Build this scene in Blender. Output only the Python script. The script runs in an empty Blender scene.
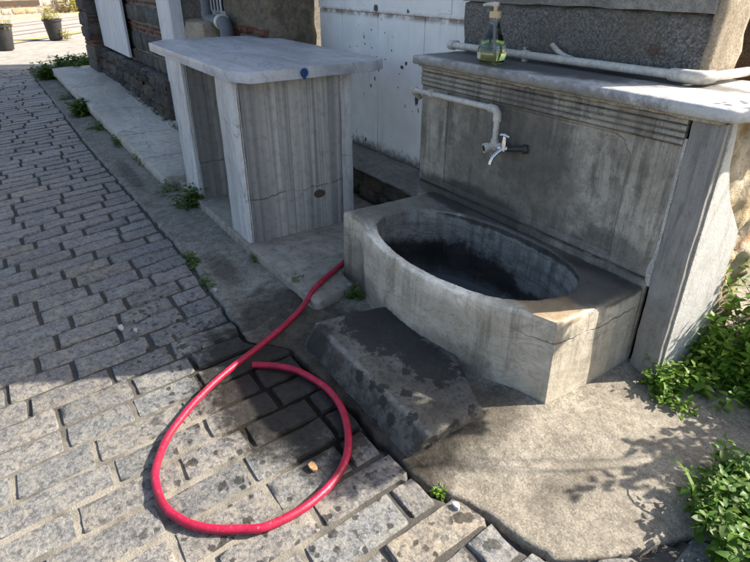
import bpy, bmesh, math, random
import numpy as np
from mathutils import Vector, Matrix, noise as mn
random.seed(11)
S = bpy.context.scene
COL = S.collection
rnd = random.uniform

# ------------------------------------------------------------------ materials
class NT:
    """small node-tree builder; coordinates are metres of the place"""
    def __init__(s, name, rough=.8, spec=.35):
        s.m = bpy.data.materials.new(name); s.m.use_nodes = True
        s.t = s.m.node_tree; s.b = s.t.nodes['Principled BSDF']
        s.b.inputs['Roughness'].default_value = rough
        s.b.inputs['Specular IOR Level'].default_value = spec
        s.pos = s.t.nodes.new('ShaderNodeNewGeometry').outputs['Position']
        s.h = None
    def N(s, t): return s.t.nodes.new(t)
    def put(s, sock, v):
        if v is None: return
        if isinstance(v, bpy.types.NodeSocket): s.t.links.new(v, sock)
        elif isinstance(v, (tuple, list)) and sock.type == 'RGBA': sock.default_value = (*v[:3], 1)
        else: sock.default_value = v
    def vec(s, sc, off=(0, 0, 0), rot=(0, 0, 0)):
        n = s.N('ShaderNodeMapping'); s.put(n.inputs[0], s.pos)
        n.inputs['Scale'].default_value = sc; n.inputs['Location'].default_value = off; n.inputs['Rotation'].default_value = rot
        return n.outputs[0]
    def noise(s, sc, det=5, rough=.6, vec=None, dist=0):
        n = s.N('ShaderNodeTexNoise'); s.put(n.inputs['Vector'], vec or s.pos)
        n.inputs['Scale'].default_value = sc; n.inputs['Detail'].default_value = det
        n.inputs['Roughness'].default_value = rough; n.inputs['Distortion'].default_value = dist
        return n.outputs['Fac']
    def voro(s, sc, vec=None, feat='F1', out='Distance', rand=1):
        n = s.N('ShaderNodeTexVoronoi'); n.feature = feat; s.put(n.inputs['Vector'], vec or s.pos)
        n.inputs['Scale'].default_value = sc; n.inputs['Randomness'].default_value = rand
        return n.outputs[out]
    def ramp(s, f, pts):
        n = s.N('ShaderNodeValToRGB'); s.put(n.inputs[0], f); e = n.color_ramp.elements
        while len(e) < len(pts): e.new(.5)
        for el, (p, c) in zip(e, pts):
            el.position = p; el.color = (c, c, c, 1) if isinstance(c, (int, float)) else (*c, 1)
        return n.outputs[0]
    def mix(s, f, a, b, mode='MIX'):
        n = s.N('ShaderNodeMix'); n.data_type = 'RGBA'; n.blend_type = mode
        s.put(n.inputs[0], f); s.put(n.inputs[6], a); s.put(n.inputs[7], b); return n.outputs[2]
    def math(s, op, a, b=None, c=None, clamp=False):
        n = s.N('ShaderNodeMath'); n.operation = op; n.use_clamp = clamp
        for i, v in enumerate((a, b, c)): s.put(n.inputs[i], v)
        return n.outputs[0]
    def xyz(s):
        n = s.N('ShaderNodeSeparateXYZ'); s.put(n.inputs[0], s.pos); return n.outputs
    def step(s, v, lo, hi):
        n = s.N('ShaderNodeMapRange'); n.interpolation_type = 'SMOOTHSTEP'; s.put(n.inputs[0], v)
        n.inputs[1].default_value = lo; n.inputs[2].default_value = hi
        n.inputs[3].default_value = 0; n.inputs[4].default_value = 1; return n.outputs[0]
    def blob(s, c, r, amp=.6, nsc=6, soft=.25):
        """1 inside a ragged ellipsoid"""
        n = s.N('ShaderNodeVectorMath'); n.operation = 'SUBTRACT'; s.put(n.inputs[0], s.pos); n.inputs[1].default_value = c
        d = s.N('ShaderNodeVectorMath'); d.operation = 'DIVIDE'; s.put(d.inputs[0], n.outputs[0]); d.inputs[1].default_value = r
        l = s.N('ShaderNodeVectorMath'); l.operation = 'LENGTH'; s.put(l.inputs[0], d.outputs[0])
        q = s.math('MULTIPLY_ADD', s.math('SUBTRACT', s.noise(nsc, 9, .75), .5), amp*2.4, l.outputs['Value'])
        return s.math('SUBTRACT', 1, s.step(q, 1-soft, 1+soft))
    def attr(s, name):
        n = s.N('ShaderNodeAttribute'); n.attribute_name = name; return n.outputs['Color']
    def bump(s, h, dist=.004, strength=1.):
        n = s.N('ShaderNodeBump'); n.inputs['Distance'].default_value = dist; n.inputs['Strength'].default_value = strength
        s.put(n.inputs['Height'], h)
        if s.h: s.put(n.inputs['Normal'], s.h)
        s.h = n.outputs[0]
    def done(s, col, rough=None):
        s.put(s.b.inputs['Base Color'], col)
        if rough is not None: s.put(s.b.inputs['Roughness'], rough)
        if s.h: s.put(s.b.inputs['Normal'], s.h)
        return s.m

def mul(c, k): return tuple(min(1, x*k) for x in c)

def mat_plain(name, col, rough=.6, var=.25, sc=30, spec=.4, metal=0, bump=0.0):
    t = NT(name, rough, spec); t.b.inputs['Metallic'].default_value = metal
    c = t.mix(t.ramp(t.noise(sc, 6), [(.3, 0), (.7, 1)]), mul(col, 1-var), mul(col, 1+var))
    if bump: t.bump(t.noise(sc*4, 5), bump)
    return t.done(c)

def mat_sett():
    t = NT('sett_stone', .72, .4); tint = t.attr('tint')
    n1 = t.noise(85, 8, .75); n2 = t.noise(15, 7, .7); n3 = t.noise(260, 4, .7)
    c = t.mix(t.ramp(n1, [(.40, 0), (.60, 1)]), (.115, .114, .113), (.285, .278, .265))
    c = t.mix(t.ramp(n2, [(.46, 0), (.60, .8)]), c, (.31, .285, .24))
    c = t.mix(t.ramp(t.noise(34, 7, .75), [(.40, .85), (.50, 0)]), c, (.085, .085, .087))
    pale = t.ramp(t.noise(60, 8, .8, dist=.6), [(.56, 0), (.61, 1)])
    c = t.mix(t.math('MULTIPLY', pale, .5), c, (.46, .445, .41))
    c = t.mix(t.ramp(n3, [(.30, .4), (.44, 0)]), c, (.07, .07, .07))
    c = t.mix(.9, c, tint, 'MULTIPLY')
    # worn bluish tops farther up the street, dusty ones low down
    x, y, z = t.xyz()
    # water spots dropped round the basin
    spn = t.math('SUBTRACT', t.noise(45, 5, .65, t.vec((1, 1, 0))), .5)
    def drops(sc, off, r):
        d = t.math('MULTIPLY_ADD', spn, .55, t.voro(sc, t.vec((1, 1, 0), off)))
        return t.math('SUBTRACT', 1, t.step(d, r-.02, r+.03))
    sp = t.math('MAXIMUM', drops(12, (0, 0, 0), .25), drops(21, (3.1, 1.7, 0), .24))
    area = t.math('MAXIMUM', t.blob((-1.30, .62, 0), (.85, .62, 1), .45, 4, .3), t.blob((-2.3, .42, 0), (.7, .25, 1), .6, 4, .3))
    sp = t.math('MULTIPLY', sp, t.math('MULTIPLY', area, t.step(t.noise(6, 2), .38, .46)))
    wet = t.math('MAXIMUM', t.math('MULTIPLY', sp, .85), t.blob((-1.88, .72, 0), (.58, .33, 1), .6, 9, .22))
    c = t.mix(wet, c, t.mix(1, c, (.11, .105, .095), 'MULTIPLY'))
    r = t.math('SUBTRACT', t.math('MULTIPLY_ADD', n1, .3, .33), t.math('MULTIPLY', wet, .12))
    t.bump(n2, .009, .6); t.bump(n1, .0055); t.bump(n3, .002)
    return t.done(c, r)

def mat_joint():
    t = NT('joint_sand', .95, .1); x, y, z = t.xyz()
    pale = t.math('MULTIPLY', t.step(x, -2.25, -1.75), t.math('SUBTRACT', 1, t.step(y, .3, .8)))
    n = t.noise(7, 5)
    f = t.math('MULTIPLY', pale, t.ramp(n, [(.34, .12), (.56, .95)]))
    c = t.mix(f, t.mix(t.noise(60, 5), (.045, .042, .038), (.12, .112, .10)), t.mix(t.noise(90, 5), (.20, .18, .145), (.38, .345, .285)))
    c = t.mix(t.blob((-1.88, .72, 0), (.60, .35, 1), .6, 9, .22), c, t.mix(1, c, (.13, .12, .11), 'MULTIPLY'))
    t.bump(t.noise(160, 4), .004)
    return t.done(c)

def mat_concrete(name, c0, c1, dark=.5, agg=1.0, wet=(), grime_y=None):
    t = NT(name, .9, .25)
    n1 = t.noise(4, 7, .62); n2 = t.noise(130, 5, .7); n3 = t.noise(26, 6, .65)
    c = t.mix(t.ramp(n1, [(.35, 0), (.65, 1)]), c0, c1)
    c = t.mix(t.math('MULTIPLY', t.ramp(n3, [(.38, 1), (.58, 0)]), dark), c, mul(c0, .45))
    v = t.voro(190, out='Color'); g = t.N('ShaderNodeSeparateColor'); t.put(g.inputs[0], v)
    peb = t.math('MULTIPLY', t.ramp(g.outputs[0], [(.55, 0), (.85, 1)]), .5*agg)
    c = t.mix(peb, c, mul(c1, 1.35))
    peb2 = t.math('MULTIPLY', t.ramp(g.outputs[1], [(.72, 0), (.9, 1)]), .7*agg)
    c = t.mix(peb2, c, mul(c0, .45))
    c = t.mix(t.ramp(n2, [(.3, .35), (.55, 0)]), c, mul(c0, .5))
    for (ce, ra, amp, ns, k, so) in wet:
        c = t.mix(t.math('MULTIPLY', t.blob(ce, ra, amp, ns, so), k), c, t.mix(1, c, (.22, .21, .19), 'MULTIPLY'))
    c = t.mix(t.ramp(t.noise(60, 8, .8), [(.36, .55), (.47, 0)]), c, mul(c0, .4))
    c = t.mix(t.ramp(t.noise(1.7, 8, .7), [(.53, 0), (.62, .35)]), c, mul(c0, .6))
    t.bump(n3, .005, .5); t.bump(n2, .003, .8); t.bump(t.noise(420, 3, .7), .0016*agg)
    return t.done(c)

def mat_marble(name, lo, hi, vein=(.12, .12, .13), stretch=(3, 3, 3), streak=0., streakcol=(.03, .028, .025),
               grime=(), warm=None, warmk=0, rough=.5, cracks=0., bump=.002, dirt=.35, spec=.4, edge=0, line=False):
    t = NT(name, rough, spec)
    v = t.vec(stretch)
    n1 = t.noise(1, 7, .6, v, .6)
    c = t.mix(t.ramp(n1, [(.30, 0), (.70, 1)]), lo, hi)
    ve = t.math('ABSOLUTE', t.math('SUBTRACT', t.noise(1.4, 5, .55, v, 1.2), .5))
    c = t.mix(t.ramp(ve, [(.0, .7), (.045, 0)]), c, vein)
    n2 = t.noise(18, 7, .7)
    if warm: c = t.mix(t.math('MULTIPLY', t.ramp(t.noise(5, 6, .65), [(.42, 0), (.66, 1)]), warmk), c, warm)
    c = t.mix(t.math('MULTIPLY', t.ramp(n2, [(.33, 1), (.52, 0)]), dirt), c, mul(lo, .35))
    if streak:
        s1 = t.noise(1, 9, .74, t.vec((22, 22, 1.7)), .4); s2 = t.noise(2.4, 5, .6)
        f = t.math('MULTIPLY', t.ramp(s1, [(.42, 1), (.52, 0)]), t.ramp(s2, [(.40, 1), (.58, .2)]))
        c = t.mix(t.math('MULTIPLY', f, streak), c, streakcol)
        s3 = t.noise(1, 9, .82, t.vec((20, 20, 3.2), (3, 1, 7)), .5)
        c = t.mix(t.math('MULTIPLY', t.math('MULTIPLY', t.ramp(s3, [(.56, 0), (.61, 1)]), t.step(t.noise(4, 3), .45, .6)), streak*.7), c, mul(hi, 1.3))
        c = t.mix(t.ramp(t.noise(70, 8, .8), [(.36, streak), (.46, 0)]), c, streakcol)
        c = t.mix(t.ramp(t.noise(110, 6, .8), [(.60, 0), (.66, streak*.6)]), c, mul(hi, 1.2))
    c = t.mix(1, c, t.attr('tint'), 'MULTIPLY')
    for (ce, ra, amp, ns, k, gc) in grime:
        c = t.mix(t.math('MULTIPLY', t.blob(ce, ra, amp, ns, .22), k), c, gc)
    if cracks:
        ck = t.voro(2.6, t.vec((1, 1, 1.4)), 'DISTANCE_TO_EDGE'); wob = t.noise(9, 5)
        ck = t.math('MULTIPLY_ADD', t.math('SUBTRACT', wob, .5), .10, ck)
        ckm = t.math('MULTIPLY', t.ramp(t.math('ABSOLUTE', ck), [(.0, 1), (.011, 0)]), cracks)
        ckm = t.math('MULTIPLY', ckm, t.step(t.noise(2.2, 2), .5, .56))
        c = t.mix(ckm, c, mul(vein, .5)); t.bump(t.math('SUBTRACT', 1, ckm), .004)
    if line:      # one long level crack round the right corner
        x, y, z = t.xyz()
        d = t.math('ABSOLUTE', t.math('SUBTRACT', z, t.math('MULTIPLY_ADD', t.noise(11, 6, .65), .05, .315)))
        lm = t.math('MULTIPLY', t.math('MULTIPLY', t.ramp(d, [(0, 1), (.0028, 0)]), t.step(x, -1.30, -1.15)), t.ramp(t.noise(14, 4), [(.40, .15), (.52, .9)]))
        c = t.mix(lm, c, (.07, .058, .045)); t.bump(t.math('SUBTRACT', 1, lm), .004)
    pit = t.voro(75); pitm = t.math('MULTIPLY', t.ramp(pit, [(.1, 1), (.2, 0)]), t.step(t.noise(11, 3), .53, .62))
    c = t.mix(t.math('MULTIPLY', pitm, .5), c, mul(lo, .3))
    t.bump(n2, bump*2, .7); t.bump(t.noise(120, 4), bump*.6)
    r = t.math('MULTIPLY_ADD', n2, .35, rough-.17)
    return t.done(c, r)

def mat_tinted(name, rough=.9, bump=.006, spk=.5, sc=30, dirt=(.04, .037, .033), dk=.5):
    t = NT(name, rough, .25); c = t.attr('tint')
    n = t.noise(sc, 7, .7); n2 = t.noise(sc*5, 4, .65)
    c = t.mix(1, c, t.ramp(n, [(.3, 1-spk), (.7, 1+spk*.4)]), 'MULTIPLY')
    c = t.mix(t.math('MULTIPLY', t.ramp(t.noise(sc*.28, 6, .7), [(.38, 1), (.56, 0)]), dk), c, dirt)
    t.bump(n, bump); t.bump(n2, bump*.4)
    return t.done(c)

def mat_leaf(name, base, tip, trans=.35):
    t = NT(name, .5, .4); r = t.attr('tint')
    c = t.mix(1, t.mix(t.noise(18, 3), base, tip), r, 'MULTIPLY')
    t.put(t.b.inputs['Base Color'], c)
    tr = t.N('ShaderNodeBsdfTranslucent'); t.put(tr.inputs[0], t.mix(1, c, (1.5, 1.7, .6), 'MULTIPLY'))
    mx = t.N('ShaderNodeMixShader'); mx.inputs[0].default_value = trans
    o = t.t.nodes['Material Output']; t.put(mx.inputs[1], t.b.outputs[0]); t.put(mx.inputs[2], tr.outputs[0])
    t.t.links.new(mx.outputs[0], o.inputs[0]); return t.m

def mat_painted_metal():
    t = NT('white_painted_steel', .5, .4); x, y, z = t.xyz()
    c = t.mix(t.ramp(t.noise(6, 6, .6), [(.3, 0), (.7, 1)]), (.74, .73, .70), (.87, .86, .835))
    # rust runs below the seam and along the bottom edge
    run = t.noise(1, 6, .65, t.vec((15, 15, .7)))
    m = t.math('MULTIPLY', t.ramp(run, [(.58, 0), (.70, .6)]), t.step(t.noise(3, 3), .40, .56))
    c = t.mix(t.math('MULTIPLY', m, .7), c, (.30, .20, .12))
    low = t.math('SUBTRACT', 1, t.step(t.math('MULTIPLY_ADD', t.math('SUBTRACT', t.noise(20, 5), .5), .14, z), .30, .40))
    c = t.mix(t.math('MULTIPLY', low, .85), c, (.055, .035, .025))
    seam = t.math('SUBTRACT', 1, t.step(t.math('ABSOLUTE', t.math('SUBTRACT', z, 1.305)), .0, .035))
    seam = t.math('MULTIPLY', seam, t.ramp(t.noise(14, 6, .7), [(.38, 0), (.55, 1)]))
    c = t.mix(t.math('MULTIPLY', seam, .8), c, (.16, .085, .045))
    # chips down to dark primer
    ch = t.voro(4.2, t.vec((1.2, .01, 1))); chn = t.noise(32, 6, .75)
    chip = t.math('SUBTRACT', 1, t.step(t.math('MULTIPLY_ADD', t.math('SUBTRACT', chn, .5), .42, ch), .05, .07))
    chip2 = t.math('SUBTRACT', 1, t.step(t.math('MULTIPLY_ADD', t.math('SUBTRACT', chn, .5), .22, t.voro(15, t.vec((1, .01, 1)))), .09, .11))
    chip = t.math('MULTIPLY', t.math('MAXIMUM', chip, t.math('MULTIPLY', chip2, t.step(t.noise(2.5, 2), .5, .58))), .9)
    c = t.mix(chip, c, (.055, .06, .08))
    for (cx_, cz_, rx_, rz_) in ((-3.27, .80, .022, .05), (-3.24, .72, .010, .02), (-3.30, 1.04, .024, .016), (-3.78, 1.345, .028, .024), (-3.86, .80, .010, .014), (-3.80, .86, .012, .018), (-3.45, .98, .02, .012), (-3.40, 1.01, .012, .012)):
        chip = t.math('MAXIMUM', chip, t.blob((cx_, 2.46, cz_), (rx_, .2, rz_), .8, 40, .1))
    c = t.mix(chip, c, (.055, .06, .08))
    t.bump(t.math('SUBTRACT', 1, chip), .0015); t.bump(t.noise(90, 4), .0006)
    return t.done(c)

M = {}
M['sett'] = mat_sett(); M['joint'] = mat_joint()
M['pavement'] = mat_concrete('pavement_concrete', (.215, .198, .165), (.345, .32, .27), .7, .5,
    wet=[((-2.2, .95, 0), (.42, .30, 1), .5, 8, .92, .3), ((-3.0, .86, 0), (.25, .07, 1), .6, 9, .6, .4), ((-5.2, .8, 0), (.5, .06, 1), .6, 8, .55, .4)])
M['apron'] = mat_concrete('apron_concrete', (.23, .203, .16), (.385, .345, .28), .6, .6,
    wet=[((-1.80, .98, 0), (.68, .34, 1), .55, 6, .95, .3), ((-1.2, 1.18, 0), (.16, .30, 1), .5, 9, .75, .35), ((-.80, 1.30, 0), (.06, .16, 1), .6, 14, .45, .4), ((-1.45, .93, 0), (.45, .07, 1), .6, 10, .8, .4)])
M['ground'] = mat_concrete('ground_paving', (.31, .285, .25), (.46, .43, .385), .3, .3)
M['road'] = mat_concrete('road_asphalt', (.34, .305, .275), (.46, .42, .385), .3, .3)
M['fountain'] = mat_marble('fountain_marble', (.31, .278, .225), (.49, .447, .375), (.30, .27, .22), (2.2, 2.2, 2.2), streak=.58,
    grime=[((-1.95, 2.03, .62), (.45, .2, .42), .55, 6, .55, (.10, .09, .075)), ((-1.82, 2.03, .90), (.22, .2, .30), .7, 9, .45, (.07, .064, .055)),
           ((-2.2, 2.03, .46), (.5, .2, .09), .6, 6, .75, (.04, .037, .033)), ((-1.3, 2.03, .50), (.22, .2, .10), .6, 9, .5, (.06, .055, .05))],
    warm=(.27, .235, .18), warmk=.35, rough=.62, cracks=0)
M['pillar'] = mat_marble('pillar_marble', (.24, .228, .208), (.355, .34, .312), (.22, .21, .195), (3, 3, .9), streak=.3, rough=.6, dirt=.25)
M['side'] = mat_marble('side_marble', (.47, .46, .44), (.58, .57, .545), (.42, .41, .39), (3, 3, .9), streak=.10, rough=.6, dirt=.2)
M['shelf'] = mat_marble('shelf_marble', (.42, .41, .39), (.64, .63, .605), (.32, .31, .30), (2, 3, 3), rough=.5, dirt=.5,
    grime=[((-2.25, 2.2, 1.17), (.85, .20, .05), .5, 5, .85, (.055, .052, .048)), ((-2.1, 1.97, 1.13), (.9, .02, .04), .8, 25, .55, (.10, .09, .075)),
           ((-1.5, 2.34, 1.17), (.5, .09, .03), .5, 8, .8, (.05, .045, .04))])
M['basin'] = mat_marble('basin_marble', (.40, .352, .272), (.68, .618, .51), (.37, .325, .255), (3, 3, 7), streak=.5, streakcol=(.12, .10, .075),
    grime=[((-2.35, 1.78, .43), (.25, .45, .03), .5, 7, .65, (.06, .055, .05)), ((-1.25, 1.85, .43), (.25, .22, .03), .5, 7, .85, (.055, .048, .04)), ((-1.9, 2.0, .43), (.8, .09, .03), .5, 7, .85, (.05, .045, .04)),
           ((-1.20, 1.58, .43), (.17, .10, .03), .5, 12, .7, (.30, .20, .10)),
           ((-2.42, 1.42, .1), (.2, .1, .2), .5, 9, .5, (.06, .05, .04)), ((-1.75, 1.38, .10), (.7, .06, .09), .6, 10, .5, (.07, .06, .048))],
    warm=(.44, .385, .295), warmk=.35, rough=.45, dirt=.2, cracks=0, bump=.002, line=True)
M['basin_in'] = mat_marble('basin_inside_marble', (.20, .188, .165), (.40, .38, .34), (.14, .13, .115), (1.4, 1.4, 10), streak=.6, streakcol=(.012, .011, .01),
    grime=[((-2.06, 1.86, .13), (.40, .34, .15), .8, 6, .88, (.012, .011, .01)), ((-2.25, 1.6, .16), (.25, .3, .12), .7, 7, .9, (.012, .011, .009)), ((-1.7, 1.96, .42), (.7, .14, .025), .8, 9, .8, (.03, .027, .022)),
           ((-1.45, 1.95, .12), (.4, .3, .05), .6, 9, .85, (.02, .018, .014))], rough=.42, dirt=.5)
M['tabletop'] = mat_marble('tabletop_marble', (.36, .375, .40), (.56, .58, .61), (.29, .31, .35), (1.4, 4.5, 3), rough=.4, dirt=.22, cracks=.5,
    warm=(.46, .40, .30), warmk=.18)
M['tableleg'] = mat_marble('table_leg_marble', (.46, .455, .44), (.70, .695, .68), (.38, .38, .38), (3.5, 3.5, .6), streak=.10, rough=.5, dirt=.25, cracks=.5)
def mat_striped():
    t = NT('striped_marble', .5, .4)
    v = t.vec((.4, 12, .16)); n = t.noise(1, 4, .6, v, .3); n2 = t.noise(1, 5, .65, t.vec((.4, 55, .3)))
    y = t.xyz()[1]
    c = t.ramp(n, [(.30, (.20, .197, .19)), (.40, (.29, .283, .265)), (.48, (.50, .475, .425)), (.56, (.36, .347, .32)), (.62, (.25, .245, .235)), (.70, (.52, .50, .455))])
    c = t.mix(t.ramp(n2, [(.38, .3), (.52, 0)]), c, (.20, .197, .19))
    dk = t.math('SUBTRACT', 1, t.step(t.math('MULTIPLY_ADD', t.noise(5, 4), .08, y), 1.2, 1.38))
    c = t.mix(t.math('MULTIPLY', dk, .6), c, (.15, .15, .15))
    c = t.mix(t.math('MULTIPLY', t.ramp(t.noise(20, 7, .7), [(.35, 1), (.5, 0)]), .3), c, (.08, .078, .072))
    # long crack with a broken-out brown hole
    z = t.xyz()[2]
    line = t.math('SUBTRACT', z, t.math('MULTIPLY_ADD', t.noise(6, 5), .10, t.math('MULTIPLY_ADD', y, .07, .22)))
    ck = t.ramp(t.math('ABSOLUTE', line), [(0, 1), (.004, 0)])
    ck = t.math('MULTIPLY', ck, t.ramp(t.noise(9, 4), [(.38, .1), (.55, .75)]))
    hole = t.blob((-3.1, 1.585, .315), (.2, .040, .026), .3, 30, .15)
    c = t.mix(ck, c, (.06, .055, .05)); c = t.mix(hole, c, t.mix(t.noise(80), (.05, .03, .02), (.16, .10, .065)))
    t.bump(t.math('SUBTRACT', 1, t.math('MAXIMUM', ck, hole)), .006); t.bump(t.noise(60, 5), .0015)
    return t.done(c)
M['striped'] = mat_striped()
M['plinth'] = mat_marble('plinth_stone', (.24, .215, .175), (.40, .365, .305), (.22, .195, .16), (3, 3, 3), rough=.75, dirt=.6, warm=(.25, .21, .16), warmk=.5, cracks=0, bump=.003)
M['bench'] = mat_marble('bench_marble', (.42, .385, .325), (.62, .58, .505), (.40, .365, .31), (.8, 3, 3), rough=.7, dirt=.45, cracks=.9, bump=.003, warm=(.40, .34, .26), warmk=.3)
def mat_step():
    t = NT('step_stone', .85, .3)
    n1 = t.noise(5, 7, .62); n2 = t.noise(45, 6, .7)
    c = t.mix(t.ramp(n1, [(.35, 0), (.65, 1)]), (.085, .078, .066), (.18, .166, .142))
    c = t.mix(t.math('MULTIPLY', t.ramp(n2, [(.40, 1), (.50, 0)]), .7), c, (.05, .047, .04))
    c = t.mix(t.ramp(t.noise(120, 6, .8), [(.58, 0), (.65, .5)]), c, (.30, .285, .25))
    sp = t.math('MULTIPLY_ADD', t.math('SUBTRACT', t.noise(42, 6, .7), .5), .8, t.voro(11))
    spot = t.math('SUBTRACT', 1, t.step(sp, .26, .29))
    big = t.math('MAXIMUM', t.blob((-1.84, 1.22, .12), (.22, .17, .2), .9, 16, .08), t.blob((-1.52, 1.24, .12), (.18, .09, .2), .9, 18, .08))
    big = t.math('MAXIMUM', big, t.blob((-1.95, .95, .05), (.08, .06, .2), .6, 12, .2))
    fy = t.xyz()[1]; fr = t.math('MULTIPLY', t.math('SUBTRACT', 1, t.step(fy, .955, .975)), t.ramp(t.noise(13, 6, .7), [(.40, .75), (.54, 0)]))
    c = t.mix(fr, c, (.045, .041, .035))
    edge = t.math('MULTIPLY', t.math('SUBTRACT', 1, t.step(t.math('ABSOLUTE', t.math('SUBTRACT', fy, .982)), .004, .016)), t.math('MULTIPLY', t.step(t.xyz()[2], .09, .108), t.ramp(t.noise(18, 6, .7), [(.40, .1), (.55, .7)])))
    c = t.mix(edge, c, (.30, .28, .245))
    w = t.math('MULTIPLY', t.math('MAXIMUM', t.math('MULTIPLY', spot, t.step(t.noise(3, 2), .42, .5)), big), .85)
    c = t.mix(w, c, (.022, .021, .019))
    t.bump(n1, .005, .6); t.bump(n2, .006); t.bump(t.noise(170, 5, .75), .0035)
    return t.done(c, t.math('MULTIPLY_ADD', w, -.3, .85))
M['step'] = mat_step()
def mat_granite():
    t = NT('rough_granite', .85, .25); v = t.voro(130, out='Color'); g = t.N('ShaderNodeSeparateColor'); t.put(g.inputs[0], v)
    c = t.mix(g.outputs[0], (.09, .086, .08), (.24, .23, .215))
    c = t.mix(t.ramp(g.outputs[1], [(.8, 0), (.95, .8)]), c, (.33, .32, .29))
    c = t.mix(t.math('MULTIPLY', t.ramp(t.noise(7, 6, .7), [(.42, 0), (.68, 1)]), .6), c, (.17, .14, .10))
    c = t.mix(t.math('MULTIPLY', t.blob((-1.50, 2.36, 1.27), (.035, .1, .03), .8, 30, .5), .5), c, (.12, .05, .035))
    t.bump(t.noise(14, 6, .65), .03, .6); t.bump(t.noise(70, 5, .7), .012); return t.done(c)
M['granite'] = mat_granite()
M['smoothstone'] = mat_concrete('dressed_stone', (.22, .21, .185), (.34, .325, .29), .5, .5)
M['warmstone'] = mat_concrete('sandy_stone', (.34, .28, .20), (.50, .42, .32), .35, .7)
def mat_rubble():
    t = NT('yellow_rubble', .95, .15); n = t.noise(9, 7, .65); n2 = t.noise(40, 6, .7)
    c = t.mix(t.ramp(n, [(.35, 0), (.62, 1)]), (.36, .27, .15), (.58, .50, .38))
    c = t.mix(t.ramp(n2, [(.60, 0), (.72, .8)]), c, (.05, .042, .03))
    c = t.mix(t.ramp(t.noise(5, 4), [(.56, 0), (.62, .7)]), c, (.34, .16, .09))
    t.bump(n, .03, .7); t.bump(n2, .012); return t.done(c)
M['rubble'] = mat_rubble()
M['brownstone'] = mat_concrete('brown_stone', (.05, .035, .026), (.12, .085, .06), .6, .8)
M['masonry'] = mat_tinted('masonry_stone', .9, .010, .5, 26)
M['mortar'] = mat_concrete('lime_mortar', (.16, .145, .12), (.28, .26, .22), .5, .8)
M['fillet'] = mat_concrete('white_mortar', (.46, .44, .40), (.66, .64, .59), .35, .5)
M['steel'] = mat_painted_metal()
M['white'] = mat_marble('white_board_paint', (.55, .56, .58), (.72, .73, .74), (.5, .5, .5), (5, 5, 1), streak=.15, streakcol=(.3, .29, .27), rough=.6, dirt=.1, bump=.001)
M['pvc'] = mat_marble('old_white_pvc', (.50, .47, .41), (.68, .65, .58), (.42, .38, .31), (14, 14, 14), rough=.45, dirt=.22, bump=.0003)
M['chrome'] = mat_plain('chrome', (.62, .63, .65), .16, .12, 40, .5, 1)
M['darkmetal'] = mat_plain('dark_tap_metal', (.035, .033, .03), .5, .4, 60, .5)
M['greyplastic'] = mat_plain('grey_plastic_pipe', (.12, .13, .145), .5, .2, 12)
M['hose'] = None
def mat_hose():
    t = NT('red_rubber_hose', .42, .45)
    c = t.mix(t.ramp(t.noise(16, 6, .65), [(.35, 0), (.7, 1)]), (.30, .006, .032), (.44, .013, .055))
    c = t.mix(t.ramp(t.noise(60, 6, .75), [(.58, 0), (.68, .6)]), c, (.42, .20, .18))
    c = t.mix(t.ramp(t.noise(11, 7, .75), [(.36, .6), (.46, 0)]), c, (.12, .02, .025))
    t.bump(t.noise(140, 4), .0012); return t.done(c)
M['hose'] = mat_hose()
M['blue'] = mat_plain('blue_paint', (.012, .045, .16), .5, .3, 60)
M['rust'] = mat_plain('rusty_iron', (.09, .05, .032), .85, .5, 50, .2, 0, .002)
M['door'] = mat_marble('door_paint', (.42, .43, .43), (.56, .57, .57), (.3, .3, .3), (5, 5, 1), streak=.25, rough=.55, dirt=.3)
M['black'] = mat_plain('dark_iron', (.02, .02, .02), .55, .3, 40)
M['pot'] = mat_plain('charcoal_plastic', (.028, .028, .03), .55, .25, 8)
M['soil'] = mat_plain('dry_soil', (.07, .05, .035), .95, .5, 60, .1, 0, .01)
M['yellow'] = mat_plain('yellow_road_paint', (.60, .42, .10), .8, .2, 8)
M['brickred'] = mat_plain('dark_wood', (.05, .032, .02), .8, .3, 10)
M['paper'] = mat_plain('white_paper', (.48, .475, .46), .8, .06, 80)
M['dryleaf'] = mat_plain('dry_leaf', (.36, .21, .10), .8, .35, 80)
M['stem'] = mat_plain('green_stem', (.09, .14, .035), .6, .3, 30)
M['leaf_sun'] = mat_leaf('bright_leaf', (.085, .165, .02), (.15, .255, .036), .4)
M['leaf_dark'] = mat_leaf('deep_leaf', (.05, .10, .018), (.085, .155, .028), .3)
M['leaf_shade'] = mat_leaf('clump_leaf', (.065, .14, .02), (.11, .20, .035), .35)
M['leaf_weed'] = mat_leaf('weed_leaf', (.06, .115, .02), (.11, .18, .035), .3)
M['leaf_dry'] = mat_leaf('yellowing_leaf', (.22, .19, .05), (.30, .27, .09), .35)
M['wood'] = mat_plain('grey_wood', (.10, .085, .065), .8, .3, 20)
def mat_glass():
    t = NT('clear_plastic', .06, .5); t.b.inputs['Transmission Weight'].default_value = 1; t.b.inputs['IOR'].default_value = 1.42
    t.put(t.b.inputs['Base Color'], (.93, .95, .93)); return t.m
M['clear'] = mat_glass()
def mat_liquid():
    t = NT('green_soap', .1, .5); t.b.inputs['Transmission Weight'].default_value = 1; t.b.inputs['IOR'].default_value = 1.3
    t.put(t.b.inputs['Base Color'], (.80, .86, .36)); return t.m
M['soap'] = mat_liquid()
def mat_water():
    t = NT('standing_water', .04, .6); t.bump(t.noise(9, 3), .004, .4)
    t.put(t.b.inputs['Base Color'], (.11, .12, .12)); return t.done(None)
M['water'] = mat_water()
M['cream'] = mat_plain('cream_plastic', (.62, .47, .26), .4, .08, 30)

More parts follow.
